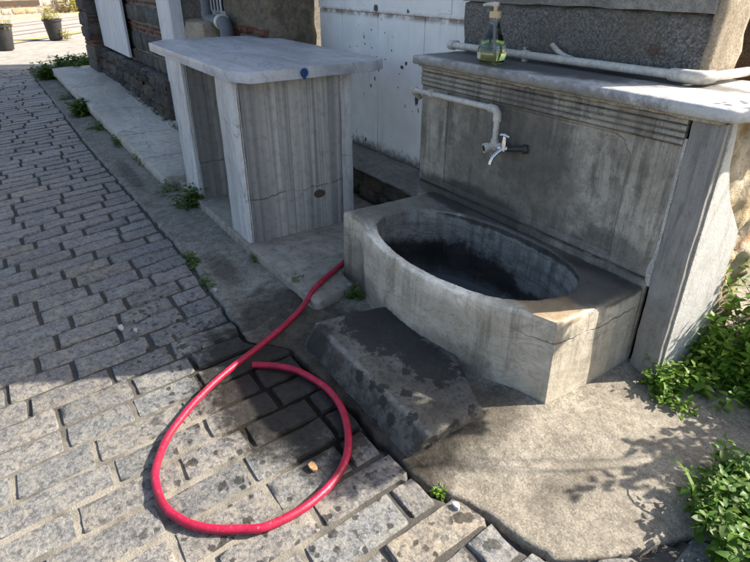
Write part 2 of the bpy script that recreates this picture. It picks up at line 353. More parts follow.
# ------------------------------------------------------------------ objects
LOC = {}
def tag(o, label, cat, group=None):
    o['label'] = label; o['category'] = cat
    if group: o['group'] = group
    return o
def thing(name, loc, label, cat, group=None):
    o = bpy.data.objects.new(name, None); COL.objects.link(o); o.location = loc; o.empty_display_size = .1
    LOC[o.name] = Vector(loc); return tag(o, label, cat, group)

class G:
    """vertices / faces / per-vertex tint, in metres of the place"""
    def __init__(s): s.v = []; s.f = []; s.c = []
    def add(s, vs, fs, tint=(1, 1, 1)):
        k = len(s.v); s.v += [tuple(p) for p in vs]; s.f += [tuple(i+k for i in f) for f in fs]; s.c += [tint]*len(vs); return s
    def box(s, a, b, tint=(1, 1, 1)):
        (x0, y0, z0), (x1, y1, z1) = a, b
        return s.add([(x0,y0,z0),(x1,y0,z0),(x1,y1,z0),(x0,y1,z0),(x0,y0,z1),(x1,y0,z1),(x1,y1,z1),(x0,y1,z1)],
                     [(0,3,2,1),(4,5,6,7),(0,1,5,4),(1,2,6,5),(2,3,7,6),(3,0,4,7)], tint)
    def prism(s, poly, z0, z1, axis='z', tint=(1, 1, 1)):
        n = len(poly)
        def P(p, h): return (p[0], p[1], h) if axis == 'z' else ((h, p[0], p[1]) if axis == 'x' else (p[0], h, p[1]))
        vs = [P(p, z0) for p in poly]+[P(p, z1) for p in poly]
        fs = [tuple(range(n-1, -1, -1)), tuple(range(n, 2*n))]+[(i, (i+1) % n, (i+1) % n+n, i+n) for i in range(n)]
        return s.add(vs, fs, tint)
    def tube(s, pts, r, seg=12, cap=True, tint=(1, 1, 1)):
        pts = [Vector(p) for p in pts]; n = len(pts); rr = r if isinstance(r, (list, tuple)) else [r]*n
        vs = []; fs = []; up = None
        for i, p in enumerate(pts):
            t = (pts[min(i+1, n-1)]-pts[max(i-1, 0)]).normalized()
            if up is None: up = Vector((0, 0, 1)) if abs(t.z) < .9 else Vector((1, 0, 0))
            a = t.cross(up).normalized(); up = a.cross(t).normalized()
            for k in range(seg):
                w = 2*math.pi*k/seg; vs.append(p+(a*math.cos(w)+up*math.sin(w))*rr[i])
        for i in range(n-1):
            for k in range(seg):
                k2 = (k+1) % seg; fs.append((i*seg+k, i*seg+k2, (i+1)*seg+k2, (i+1)*seg+k))
        if cap: fs += [tuple(range(seg-1, -1, -1)), tuple(range((n-1)*seg, n*seg))]
        return s.add(vs, fs, tint)
    def lathe(s, prof, c, seg=32, tint=(1, 1, 1)):
        return s.tube([(c[0], c[1], c[2]+h) for r, h in prof], [max(r, 1e-4) for r, h in prof], seg, True, tint)
    def grid(s, fn, nu, nv, tint=(1, 1, 1), flip=False):
        vs = [fn(i/nu, j/nv) for i in range(nu+1) for j in range(nv+1)]
        fs = []
        for i in range(nu):
            for j in range(nv):
                q = (i*(nv+1)+j, (i+1)*(nv+1)+j, (i+1)*(nv+1)+j+1, i*(nv+1)+j+1)
                fs.append(q[::-1] if flip else q)
        return s.add(vs, fs, tint)

def obj(name, g, mat, parent=None, label=None, cat=None, group=None, kind=None, smooth=True, bevel=0, origin=None, segs=2, angle=40, recalc=False):
    if parent is not None:
        o0 = LOC[parent.name]
    elif origin is not None: o0 = Vector(origin)
    elif kind: o0 = Vector((0, 0, 0))
    else:
        a = np.array(g.v); o0 = Vector(((a[:,0].min()+a[:,0].max())/2, (a[:,1].min()+a[:,1].max())/2, a[:,2].min()))
    me = bpy.data.meshes.new(name)
    me.from_pydata([(x-o0.x, y-o0.y, z-o0.z) for x, y, z in g.v], [], g.f); me.update()
    if recalc:
        bm = bmesh.new(); bm.from_mesh(me); bmesh.ops.recalc_face_normals(bm, faces=bm.faces); bm.to_mesh(me); bm.free()
    at = me.attributes.new('tint', 'FLOAT_COLOR', 'POINT')
    at.data.foreach_set('color', np.array([(*c[:3], 1) for c in g.c], dtype=np.float32).ravel())
    me.materials.append(M[mat])
    if smooth:
        me.polygons.foreach_set('use_smooth', [True]*len(me.polygons))
    o = bpy.data.objects.new(name, me); COL.objects.link(o)
    if parent is not None:
        o.parent = parent; LOC[o.name] = LOC[parent.name]
    else:
        o.location = o0; LOC[o.name] = o0
    if bevel:
        b = o.modifiers.new('bevel', 'BEVEL'); b.width = bevel; b.segments = segs; b.limit_method = 'ANGLE'; b.angle_limit = math.radians(50)
    if smooth:
        o.modifiers.new('n', 'WEIGHTED_NORMAL') if bevel else None
        try: me.set_sharp_from_angle(angle=math.radians(angle))
        except Exception: pass
    if label and cat: tag(o, label, cat, group)
    elif label: o['label'] = label
    if kind: o['kind'] = kind
    return o

def fb(x, y, z=0, sc=1, oct=4): return mn.fractal(Vector((x*sc, y*sc, z*sc)), .9, 2.1, oct)

def roughbox(g, a, b, res=.05, amp=.006, sc=6, rnd_edge=.01, tint=(1,1,1), seed=0):
    """box with subdivided, worn, uneven faces"""
    import itertools
    nx, ny, nz = [max(1, min(60, int(round((b[i]-a[i])/res)))) for i in range(3)]
    idx = {}; vs = []; fs = []
    def V(i, j, k):
        q = (i, j, k)
        if q in idx: return idx[q]
        p = [a[0]+(b[0]-a[0])*i/nx, a[1]+(b[1]-a[1])*j/ny, a[2]+(b[2]-a[2])*k/nz]
        on = [(i == 0)-(i == nx), (j == 0)-(j == ny), (k == 0)-(k == nz)]
        cnt = sum(1 for o in on if o)
        for d in range(3):
            dd = fb(p[0]+seed, p[1]+d*7.3, p[2], sc, 4)*amp
            if on[d]: p[d] += on[d]*(rnd_edge*(1.0+.8*fb(p[0], p[1]+3, p[2]+seed, 9, 2)) if cnt > 1 else 0)+dd
        idx[q] = len(vs); vs.append(tuple(p)); return idx[q]
    for i in range(nx):
        for j in range(ny):
            fs.append((V(i,j,0), V(i,j+1,0), V(i+1,j+1,0), V(i+1,j,0))); fs.append((V(i,j,nz), V(i+1,j,nz), V(i+1,j+1,nz), V(i,j+1,nz)))
    for i in range(nx):
        for k in range(nz):
            fs.append((V(i,0,k), V(i+1,0,k), V(i+1,0,k+1), V(i,0,k+1))); fs.append((V(i,ny,k), V(i,ny,k+1), V(i+1,ny,k+1), V(i+1,ny,k)))
    for j in range(ny):
        for k in range(nz):
            fs.append((V(0,j,k), V(0,j,k+1), V(0,j+1,k+1), V(0,j+1,k))); fs.append((V(nx,j,k), V(nx,j+1,k), V(nx,j+1,k+1), V(nx,j,k+1)))
    return g.add(vs, fs, tint)

def stone(g, mp, u0, u1, v0, v1, h, nu, nv, tint, rough=.004, edge=.018, tilt=.004, drop=.03, flip=False, wob=.006, seed=0.):
    """one cushion-topped stone; mp(u, v, height) -> point"""
    ta, tb = rnd(-tilt, tilt), rnd(-tilt, tilt); du = u1-u0; dv = v1-v0
    def us(i, n, d):      # denser samples near the edges
        if n <= 2: return i/n
        e = min(.18, edge/d)
        if i == 0: return 0
        if i == n: return 1
        return e+(1-2*e)*(i-1)/(n-2)
    vs = []; sd = seed or rnd(0, 100)
    for i in range(nu+1):
        for j in range(nv+1):
            a = us(i, nu, du); b = us(j, nv, dv); u = u0+du*a; v = v0+dv*b
            e = min(a*du, (1-a)*du, b*dv, (1-b)*dv)
            border = (i in (0, nu)) or (j in (0, nv))
            u += wob*fb(u+sd, v, 1, 9, 2)*(1 if border else .5); v += wob*fb(u, v+sd, 5, 9, 2)*(1 if border else .5)
            if (i in (0, nu)) and (j in (0, nv)):     # rounded corners
                u += (1 if i == 0 else -1)*edge*.4; v += (1 if j == 0 else -1)*edge*.4
            hh = h+ta*(a-.5)*2+tb*(b-.5)*2+rough*fb(u+sd, v, 2, 11, 4)
            if border: hh -= drop
            elif (i in (1, nu-1)) or (j in (1, nv-1)): hh -= rough*.6*abs(fb(u, v+sd, 3, 20, 2))
            vs.append(mp(u, v, hh))
    fs = []
    for i in range(nu):
        for j in range(nv):
            q = (i*(nv+1)+j, (i+1)*(nv+1)+j, (i+1)*(nv+1)+j+1, i*(nv+1)+j+1); fs.append(q[::-1] if flip else q)
    g.add(vs, fs, tint)

def interp(tab, x):
    return float(np.interp(x, [p[0] for p in tab], [p[1] for p in tab]))
EDGE = [(-14, .62), (-11.1, .64), (-6.3, .66), (-3.35, .737), (-2.24, .71), (-2.06, .86), (-1.9, .86), (-1.6, .88), (-1.35, .886),
        (-1.07, .885), (-.95, .965), (-.77, 1.01), (-.63, 1.04), (-.52, 1.24), (-.46, 1.46), (-.38, 1.54), (0, 1.6), (3, 1.62)]
def Ecurve(x): return interp(EDGE, x)+.012*fb(x, 3.3, 0, 7, 3)

# ================================================================== SETTING
# wide ground sheet to the horizon
g = G()
for (x0, x1, y0, y1) in ((-400, 400, -400, 400),): g.add([(x0,y0,-.09),(x1,y0,-.09),(x1,y1,-.09),(x0,y1,-.09)], [(0,1,2,3)])
obj('ground', g, 'ground', kind='structure', smooth=False)
g = G()
def sst(v, a, b): v = max(0, min(1, (v-a)/(b-a))); return v*v*(3-2*v)
def bed(u, v):
    x = -13.2+16.2*u; y = -6+7.8*v
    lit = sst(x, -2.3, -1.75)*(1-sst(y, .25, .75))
    return (x, y, -.0105+.004*lit+.003*sst(-x, 3.2, 4.6)+.002*fb(x, y, 0, 9, 3)-.030*(1-sst(abs(y-.002-Ecurve(x)), .010, .035)) if x > -2.2 else -.0115+.001*sst(-x, 3.2, 4.6))
g.grid(bed, 560, 400)
obj('street_bed', g, 'joint', kind='structure')
# setts: courses run across the street, a little skewed
g = G()
x = 2.2
while x > -13:
    w = .149+rnd(-.009, .009); sk = -.10-.055*max(0, min(2.6, -1.7-x)); xc = x
    gap = .0095
    y = -4.5+rnd(0, .3); ymax = 2.0
    while y < ymax:
        l = rnd(.25, .37)
        yy0, yy1 = y+.003, y+l-.003
        xm = xc+sk*(yy0-.4)
        e0 = Ecurve(xm-w/2)
        near = (xm > -4.2 and xm < .2 and -.9 < y < 1.2)
        if yy0 < e0-.07:
            last = yy1 > e0-.10
            def mp(u, v, h, xc=xc, sk=sk, last=last, yy1=yy1):
                X = xc-u+sk*(v-.4)
                if last and v > yy1-.03: v = Ecurve(X)-.020+(v-yy1)*.5
                v = min(v, Ecurve(X)-.015)
                return (X, v, h)
            if last: yy1 = max(yy0+.05, e0-.02)
            k = rnd(.80, 1.14); wm = rnd(-.04, .05)
            tint = (k*(1+wm), k, k*(1-wm*.8))
            if rnd(0, 1) < .04: tint = (k*1.22, k*1.1, k*.95)
            if near: nu, nv = 7, 14
            elif xm > -7 and y > -1.6: nu, nv = 4, 7
            else: nu, nv = 3, 3
            stone(g, mp, gap/2, w-gap/2, yy0, yy1, rnd(-.003, .004), nu, nv, tint, rough=.006, edge=.011, tilt=.003, drop=.030, wob=.006)
        y += l
    x -= w
obj('street_paving', g, 'sett', kind='structure', angle=60)
# concrete pavement (left strip) and rough concrete apron (round the fountain)
def slab_strip(x0, x1, yb, dx, n, hz, amp, edge, ragged=False):
    g = G(); nx = int((x1-x0)/dx)
    xs = [x0+(x1-x0)*i/nx for i in range(nx+1)]
    prof = [0, .0, .006, .02, .06]+[.06+(1-.06)*((k+1)/n)**1.25 for k in range(n)]
    vs = []
    for X in xs:
        e = Ecurve(X)+edge(X); yB = yb(X)
        for q, t in enumerate(prof):
            Y = e+.010*fb(X, 9, 0, 16, 3)+.005*fb(X, 2, 0, 60, 2)+(t if t < .06 else .06+(t-.06)*(yB-e-.06)/.94)
            z = hz(X, Y)+amp*fb(X, Y, 0, 5, 5)
            if q == 0: z = -.08
            elif ragged and X < -2.2: z -= .10*max(0, (-2.24+.05*fb(1, Y, 0, 8, 3)-X))
            if q == 0: pass
            elif q == 1: z -= .009
            elif q == 2: z -= .002
            vs.append((X, Y, z))
    m = len(prof); fs = []
    for i in range(nx):
        for j in range(m-1): fs.append((i*m+j, (i+1)*m+j, (i+1)*m+j+1, i*m+j+1))
    return g.add(vs, fs)
g = slab_strip(-11.6, -2.05, lambda X: 2.5, .03, 26, lambda X, Y: .012+.02*max(0, min(1, (Y-.75)/.35))-.05*max(0, min(1, (X+2.42)/.3)), .006, lambda X: .0)
obj('pavement', g, 'pavement', kind='structure', angle=70)
g = slab_strip(-2.36, 2.5, lambda X: 4.6 if X > -2.0 else 2.5, .016, 70, lambda X, Y: .002+(.030+.042*max(0, 1-abs(X+1.2)/.45))*sst(Y-Ecurve(X), .03, .26+.5*max(0, min(1, (X+1.1)/.3))), .005,
               lambda X: .002+.011*max(0, 1-abs(X+.80)/.25), True)
obj('concrete_apron', g, 'apron', kind='structure', angle=70)
# crossing road far down the street
def strip(p0, d, w0, w1, L0, L1, z):
    d = Vector((d[0], d[1])).normalized(); n = Vector((-d.y, d.x)); p = Vector(p0)
    return [(*(p+d*l+n*w), z) for l, w in ((L0, w0), (L1, w0), (L1, w1), (L0, w1))]
D = (-.787, .617)
g = G(); g.add(strip((-19.5, .79), D, -.1, 6.6, -40, 60, -.070), [(0, 1, 2, 3)])
rd = obj('road', g, 'road', kind='structure', smooth=False)
for w0, w1, m in ((.05, .32, 'yellow'), (6.2, 6.45, 'yellow')):
    g = G(); g.add(strip((-19.5, .79), D, w0, w1, -40, 60, -.066), [(0, 1, 2, 3)]); obj('road_marking', g, m, rd, smooth=False)
M['rail'] = mat_plain('rail_strip', (.17, .115, .095), .8, .2, 6)
for w in (1.3, 2.1, 3.5, 4.4):
    g = G(); g.add(strip((-19.5, .79), D, w, w+.16, -40, 60, -.066), [(0, 1, 2, 3)]); obj('tram_rail', g, 'rail', rd, smooth=False)

# ================================================================== FOUNTAIN
F = thing('wall_fountain', (-1.8, 2.05, 0), 'grey carved marble wall fountain with ribbed top border and stone shelf, behind the basin', 'fountain')
POLY = [(-2.41, .50), (-2.41, .993), (-1.375, .993), (-1.335, .978), (-1.315, .945), (-1.297, .93), (-1.297, .50)]
def segd(p, a, b):
    ax, ay = a; bx, by = b; dx, dy = bx-ax, by-ay
    t = max(0, min(1, ((p[0]-ax)*dx+(p[1]-ay)*dy)/(dx*dx+dy*dy+1e-12))); return math.hypot(p[0]-ax-t*dx, p[1]-ay-t*dy)
def inside(p):
    c = False; n = len(POLY)
    for i in range(n):
        (x1, y1), (x2, y2) = POLY[i], POLY[(i+1) % n]
        if (y1 > p[1]) != (y2 > p[1]) and p[0] < (x2-x1)*(p[1]-y1)/(y2-y1)+x1: c = not c
    return c
def slab_y(x, z):
    y = 2.03
    if z > 1.012:
        ph = (z-1.012)/.0245; fr = ph-math.floor(ph)
        y -= .004+.011*math.sqrt(max(0, 1-(2*fr-1)**2))
    else:
        d = min(segd((x, z), POLY[i], POLY[(i+1) % len(POLY)]) for i in range(len(POLY)))
        if inside((x, z)): y += .006*min(1, d/.008)
        y += .010*max(0, 1-d/.008)
        y += .007*max(0, 1-abs(z-(.463+.0025*fb(x, 0, 0, 9, 2)))/.006)
        if z < .46: y -= .008
    return y+.0012*fb(x, z, 0, 14, 4)
g = G(); X0, X1, Z1 = -2.64, -1.090, 1.112
def fn(u, v): x = X0+(X1-X0)*u; z = Z1*v; return (x, slab_y(x, z), z)
zs = 210; xsn = 330
g.grid(fn, xsn, zs)
# returns and back so that the slab is solid
g.box((X0, 2.037, 0), (X1, 2.10, Z1))
def edge_fn(xx): return lambda u, v: (xx, slab_y(xx, Z1*v)*(1-u)+2.10*u, Z1*v)
g.grid(edge_fn(X0), 1, zs, flip=True); g.grid(edge_fn(X1), 1, zs)
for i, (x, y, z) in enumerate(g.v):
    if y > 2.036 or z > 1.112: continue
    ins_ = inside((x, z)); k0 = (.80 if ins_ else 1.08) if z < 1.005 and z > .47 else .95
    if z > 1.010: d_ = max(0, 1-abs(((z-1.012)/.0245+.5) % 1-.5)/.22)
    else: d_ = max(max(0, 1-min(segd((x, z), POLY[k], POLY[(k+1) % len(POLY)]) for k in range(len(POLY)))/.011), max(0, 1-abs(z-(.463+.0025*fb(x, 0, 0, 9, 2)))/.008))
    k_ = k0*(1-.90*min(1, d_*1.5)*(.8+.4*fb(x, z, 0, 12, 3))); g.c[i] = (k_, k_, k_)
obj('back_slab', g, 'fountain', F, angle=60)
g = G(); roughbox(g, (-2.64, 1.992, 1.111), (-.965, 2.06, 1.1265), .02, .004, 30, .002); obj('mortar_bed', g, 'warmstone', F)
g = G(); roughbox(g, (-1.076, 2.012, 0), (-.952, 2.052, 1.118), .03, .002, 8, .004); obj('pillar', g, 'pillar', F, angle=50)
g = G()
pts = []
for k in range(30):
    z = .44+.60*k/29; w = .0125+.013*max(0, 1-abs(z-.50)/.09)+.004*fb(0, z, 0, 30, 2)
    pts.append((z, w))
vs = []; 
for z, w in pts:
    for dx, dy in ((-w, .012), (-w*.5, -.001), (w*.5, -.003), (w, .012)): vs.append((-1.084+dx-.010*max(0, 1-abs(z-.50)/.09)+.002*fb(2, z, 0, 40, 2), 2.024+dy, z))
g.add(vs, [(i*4+j, i*4+j+1, i*4+j+5, i*4+j+4) for i in range(29) for j in range(3)])
obj('mortar_joint', g, 'fillet', F)
g = G()
g.prism([(2.056,0),(2.056,1.118),(2.085,1.118),(2.105,1.03),(2.12,.95),(2.165,.865),(2.20,.81),(2.27,.735),(2.345,.655),(2.36,.60),(2.352,.30),(2.36,0)], -.985, -.955, 'x')
obj('side_panel', g, 'side', F, bevel=.003, label='pale sunlit marble panel with broken edge')
g = G(); g.box((-.966, 2.045, 0), (-.9495, 2.0575, 1.115)); obj('cement_line', g, 'fillet', F)
# rubble core seen at the broken right side
g = G(); g.box((-2.62, 2.105, 0), (-1.04, 2.62, 1.118))
roughbox(g, (-1.06, 2.09, -.02), (-.985, 2.64, 1.119), .022, .035, 9, .02, seed=14)
obj('rubble_core', g, 'rubble', F, label='yellowish rubble exposed at the right side')
g = G()
SP = [(-2.665, 1.972), (-.962, 1.972), (-.925, 1.995), (-.86, 2.14), (-.83, 2.62), (-2.665, 2.62)]
def outl(poly, n):
    out = []
    for i in range(len(poly)):
        a, b = Vector(poly[i]), Vector(poly[(i+1) % len(poly)]); k = max(1, int((b-a).length/n))
        out += [tuple(a+(b-a)*j/k) for j in range(k)]
    return out
def slab(g, poly, z0, z1, r=.008, wear=.004, n=.03, top=True):
    """worn slab with rounded edges from an outline (counter-clockwise)"""
    o = outl(poly, n); c = Vector((sum(p[0] for p in o)/len(o), sum(p[1] for p in o)/len(o)))
    nn = []
    for i in range(len(o)):
        t = Vector(o[(i+1) % len(o)])-Vector(o[i-1]); t.normalize(); nn.append(Vector((t.y, -t.x)))
    rings = [(z0, r*.8), (z0+r*.6, 0), ((z0+z1)/2, 0), (z1-r, 0), (z1-r*.35, r*.32), (z1, r*1.1)]
    vs = []
    for z, d in rings:
        for i, p in enumerate(o):
            ww = wear*fb(p[0], p[1], z, 14, 4)+(.5*wear*abs(fb(p[0], p[1], 0, 30, 2)) if z > z1-r*1.5 else 0)
            q = Vector(p)-nn[i]*(d+ww); vs.append((q.x, q.y, z+(.0012*fb(p[0], p[1], 0, 20, 2))))
    m = len(o); fs = []
    for k in range(len(rings)-1):
        for i in range(m): fs.append((k*m+i, k*m+(i+1) % m, (k+1)*m+(i+1) % m, (k+1)*m+i))
    fs.append(tuple(range(m-1, -1, -1))); fs.append(tuple(range((len(rings)-1)*m, len(rings)*m)))
    return g.add(vs, fs)
slab(g, SP, 1.124, 1.170, .012, .003); obj('shelf', g, 'shelf', F, angle=60)

# ------------------------------------------------------------------ basin
B = thing('stone_basin', (-1.8, 1.7, 0), 'bow-fronted marble basin with oval hollow, standing in front of the fountain slab', 'basin')
OUT = [(-2.490, 1.408), (-2.43, 1.418), (-2.36, 1.429), (-2.315, 1.424), (-2.27, 1.402), (-2.22, 1.382), (-2.14, 1.362), (-2.04, 1.346), (-1.94, 1.336), (-1.83, 1.331), (-1.73, 1.333), (-1.63, 1.344), (-1.5, 1.368),
       (-1.37, 1.408), (-1.28, 1.440), (-1.2, 1.470), (-1.150, 1.490), (-1.094, 1.504), (-1.088, 1.72), (-1.094, 1.90), (-1.100, 2.015), (-2.490, 2.015)]
INN = [(-1.272, 1.575), (-1.238, 1.67), (-1.250, 1.77), (-1.30, 1.865), (-1.40, 1.925), (-1.55, 1.965), (-1.70, 1.972), (-1.87, 1.963), (-2.04, 1.93), (-2.18, 1.875), (-2.28, 1.78),
       (-2.325, 1.68), (-2.315, 1.56), (-2.26, 1.475), (-2.16, 1.425), (-2.06, 1.397), (-1.95, 1.380), (-1.82, 1.372), (-1.65, 1.385), (-1.5, 1.415), (-1.40, 1.45), (-1.32, 1.50)]
INN = [(-1.795+(x+1.795)*1.012, 1.68+(y-1.68)*(1.035 if y > 1.68 else 1.012)) for x, y in INN]
cx, cy = -1.80, 1.66
def polar(poly, close=True):
    P = outl(poly, .008); a = sorted((math.atan2(y-cy, x-cx), math.hypot(x-cx, y-cy)) for x, y in P)
    return np.array([q[0] for q in a]), np.array([q[1] for q in a])
oa, orr = polar(OUT); ia, irr = polar(INN)
angs = sorted(set(list(np.linspace(-math.pi, math.pi, 300, endpoint=False))+[math.atan2(y-cy, x-cx) for x, y in OUT]))
def rad(A, R, a): return float(np.interp(a, np.concatenate([A-2*math.pi, A, A+2*math.pi]), np.concatenate([R, R, R])))
ki = np.array([rad(ia, irr, a) for a in angs]); ki = (np.roll(ki, 1)+ki*2+np.roll(ki, -1))/4
for _ in range(6): ki = (np.roll(ki, 1)+ki*2+np.roll(ki, -1))/4
def topz(a, r):
    x = cx+math.cos(a)*r; y = cy+math.sin(a)*r
    w = max(0, 1-((x+1.8)/.55)**2)*(1 if y < 1.6 else 0)
    return .432-.014*w+.0025*fb(x, y, 0, 10, 4)+.010*max(0, min(1, (x+1.25)/.15))*0
g = G(); rings = []
gi = G()
m = len(angs)
def ring(fr, fz):
    out = []
    for i, a in enumerate(angs):
        ro = rad(oa, orr, a); ri = ki[i]; r = fr(ro, ri); z = fz(a, ro, ri)
        wear = .0025*fb(math.cos(a)*2, math.sin(a)*2, z, 9, 4)
        out.append((cx+math.cos(a)*(r+wear), cy+math.sin(a)*(r+wear), z))
    return out
R_ = [ring(lambda o, i: o+.012, lambda a, o, i: -.01), ring(lambda o, i: o+.008, lambda a, o, i: .03), ring(lambda o, i: o+.006, lambda a, o, i: .12), ring(lambda o, i: o+.004, lambda a, o, i: .22),
      ring(lambda o, i: o+.002, lambda a, o, i: .32), ring(lambda o, i: o, lambda a, o, i: topz(a, o)-.022),
      ring(lambda o, i: o-.003, lambda a, o, i: topz(a, o)-.009), ring(lambda o, i: o-.010, lambda a, o, i: topz(a, o)-.001)]
for q in (.12, .35, .65, .88): R_.append(ring(lambda o, i, q=q: (o-.012)*(1-q)+(i+.010)*q, lambda a, o, i: topz(a, o)))
R_.append(ring(lambda o, i: i+.006, lambda a, o, i: topz(a, o)-.002)); R_.append(ring(lambda o, i: i, lambda a, o, i: topz(a, o)-.010))
rt_ = [1, 1, 1, 1, 1, 1.15, 1.5, 1.5, .95, .9, .9, 1.0, 1.5, 1.2]
n0 = len(g.c); g.add([p for r in R_ for p in r], [(k*m+i, k*m+(i+1) % m, (k+1)*m+(i+1) % m, (k+1)*m+i) for k in range(len(R_)-1) for i in range(m)])
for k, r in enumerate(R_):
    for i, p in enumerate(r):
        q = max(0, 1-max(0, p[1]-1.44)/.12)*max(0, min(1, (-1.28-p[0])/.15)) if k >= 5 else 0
        kk = 1+(1.15 if k >= 6 else .45)*q*(.8+.5*fb(p[0], p[1], k, 16, 3))  # worn rim, its front lightened further to paint in the sky's reflection
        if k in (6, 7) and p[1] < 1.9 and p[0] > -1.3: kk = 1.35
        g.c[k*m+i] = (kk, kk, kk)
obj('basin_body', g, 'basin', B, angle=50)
I_ = [R_[-1]]
for s, z in ((.995, .36), (.985, .27), (.97, .18), (.945, .12), (.89, .08), (.75, .055), (.4, .05), (.01, .05)):
    I_.append(ring(lambda o, i, s=s: i*s, lambda a, o, i, z=z: z))
gi.add([p for r in I_ for p in r], [(k*m+i, k*m+(i+1) % m, (k+1)*m+(i+1) % m, (k+1)*m+i) for k in range(len(I_)-1) for i in range(m)])
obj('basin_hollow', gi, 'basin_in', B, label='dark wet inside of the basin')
g = G(); wr = ring(lambda o, i: i*.90, lambda a, o, i: .078); g.add([(p[0], p[1], .078) for p in wr], [tuple(range(m))]); obj('water', g, 'water', B, smooth=False)
g = G(); slab(g, [(-1.42, 1.385), (-1.20, 1.432), (-1.065, 1.470), (-1.055, 1.56), (-1.2, 1.62), (-1.42, 1.55)], .0, .052, .010, .010, .015); obj('mortar_bed', g, 'warmstone', B, label='pale mortar wedge under the right corner')

# ------------------------------------------------------------------ step
g = G(); roughbox(g, (0, 0, 0), (.9, .36, .15), .013, .0035, 16, .0035, seed=3)
TOPQ = [(-2.035, .985), (-1.150, .975), (-1.170, 1.245), (-1.96, 1.40)]      # front left, front right, back right, back left
BOTQ = [(-2.06, .905), (-1.215, .900), (-1.13, 1.26), (-1.96, 1.40)]
def bil(Q, u, v):
    a_, b_, c_, d_ = [Vector(q) for q in Q]; return (a_*(1-u)+b_*u)*(1-v)+(d_*(1-u)+c_*u)*v
for i, (x, y, z) in enumerate(g.v):
    u, v, w_ = x/.9, y/.36, z/.15
    q = bil(BOTQ, u, v)*(1-w_)+bil(TOPQ, u, v)*w_
    if v > .6: q.y += .10*max(0, 1-abs(u-.45)/.5)*(v-.6)/.4
    zz = -.03+(.152-.012*u+.008*fb(q.x, q.y, 0, 3, 3))*w_
    g.v[i] = (q.x, q.y, zz)
obj('stone_step', g, 'step', None, 'low dark stone block step with wet splashes at the foot of the basin', 'step', angle=33)

# ------------------------------------------------------------------ table
T = thing('marble_table', (-3.7, 1.55, .09), 'thick marble table with chamfered corners on upright slabs, beside the white metal wall', 'table')
g = G()
TT = [(-4.85, 1.075), (-3.13, 1.066), (-2.995, 1.150), (-3.030, 1.955), (-3.095, 2.06), (-4.98, 2.075), (-5.03, 1.24)]
slab(g, TT, 1.042, 1.102, .0035, .0018, .02)
tp = obj('tabletop', g, 'tabletop', T, angle=32)
g = G()
vs = [(-3.0085, 1.352, 1.074)]
# painted spot with a drip on the right edge of the top
nrm = Vector((-3.030+2.995, 1.955-1.150)).normalized(); base = Vector((-2.995, 1.150))
sp = []
for k in range(28):
    a = 2*math.pi*k/28; r = .025*(1+.10*fb(math.cos(a), math.sin(a), 3, 2, 2)); s = .325+math.cos(a)*r*.95; z = 1.074+math.sin(a)*r
    if math.sin(a) < -.97: z -= .009
    q = base+nrm*s; sp.append((q.x+.0048, q.y, z))
g.add(sp+[(p[0]-.010, p[1], p[2]) for p in sp], [tuple(range(28))]+[(i, (i+1) % 28, (i+1) % 28+28, i+28) for i in range(28)])
obj('paint_spot', g, 'blue', tp, smooth=False)
# near support: pale front stile and wide striped panel; far support: the same
for nm, xa, xb in (('near', -3.41, -3.115), ('far', -4.42, -4.085)):
    g = G(); roughbox(g, (xa, 1.085, .07), (xb, 1.112, 1.041), .04, .002, 7, .003, seed=xa); 
    st = obj('stile', g, 'tableleg', T, angle=50)
    g = G(); roughbox(g, (xb-.032, 1.117, .07), (xb+.012, 1.755, 1.041), .05, .002, 7, .003, seed=xb)
    obj('leg', g, 'striped', T, angle=50)
    g = G(); g.box((xb-.028, 1.1122, .08), (xb+.006, 1.1168, 1.04)); obj('mortar_joint', g, 'fillet', T)
    g = G(); roughbox(g, (xb-.045, 1.758, .07), (xb+.003, 1.845, 1.041), .05, .002, 7, .003, seed=xb+2); obj('back_stile', g, 'tableleg', T, angle=50)
g = G(); slab(g, [(-4.62, 1.075), (-4.0, 1.055), (-3.0, 1.065), (-2.262, 1.095), (-2.245, 1.11), (-2.318, 1.36), (-2.50, 1.385), (-2.50, 2.10), (-4.62, 2.10)], -.02, .082, .012, .008, .02)
P = obj('table_plinth', g, 'plinth', None, 'worn flat stone slab under the marble table, reaching to the basin', 'plinth', angle=60)
# joints of the plinth are open grooves: thin dark strips
for (a_, b_) in (((-3.02, 1.86), (-2.48, 1.52)), ((-2.62, 1.09), (-2.52, 1.36))): pass

# ------------------------------------------------------------------ bench ledge
Bn = thing('marble_ledge', (-8, 1.2, 0), 'long low ledge of pale marble slabs at the foot of the brick wall', 'ledge')
def bz(x): return float(np.interp(x, [-11.3, -8, -5, -4.5], [.20, .165, .105, .10]))
xs = [-11.3, -9.2, -7.4, -6.2, -5.3, -4.66]
for i in range(len(xs)-1):
    g = G(); xa, xb = xs[i]+.008, xs[i+1]-.008
    poly = [(xa, float(np.interp(xa, [-11.3, -8, -5], [.865, .90, .965]))), (xb, float(np.interp(xb, [-11.3, -8, -5], [.865, .90, .965]))), (xb, 1.80), (xa, 1.80)]
    if i == 0: poly = [(-11.22, .88), (xb, poly[1][1]), (xb, 1.80), (xa, 1.80), (-11.34, 1.1)]
    o_ = G(); zt = bz((xa+xb)/2)+rnd(-.002, .002); slab(o_, poly, zt-.10, zt, .006, .008, .03); g = o_; g.v = [(x, y, z+bz(x)-bz((xa+xb)/2)) for x, y, z in g.v]
    obj('ledge_slab', g, 'bench', Bn, angle=60)
    g = G(); roughbox(g, (xa+.01, poly[0][1]+.035, -.03), (xb-.01, 1.75, zt-.102), .08, .02, 5, .01, seed=i); obj('ledge_base', g, 'mortar', Bn)

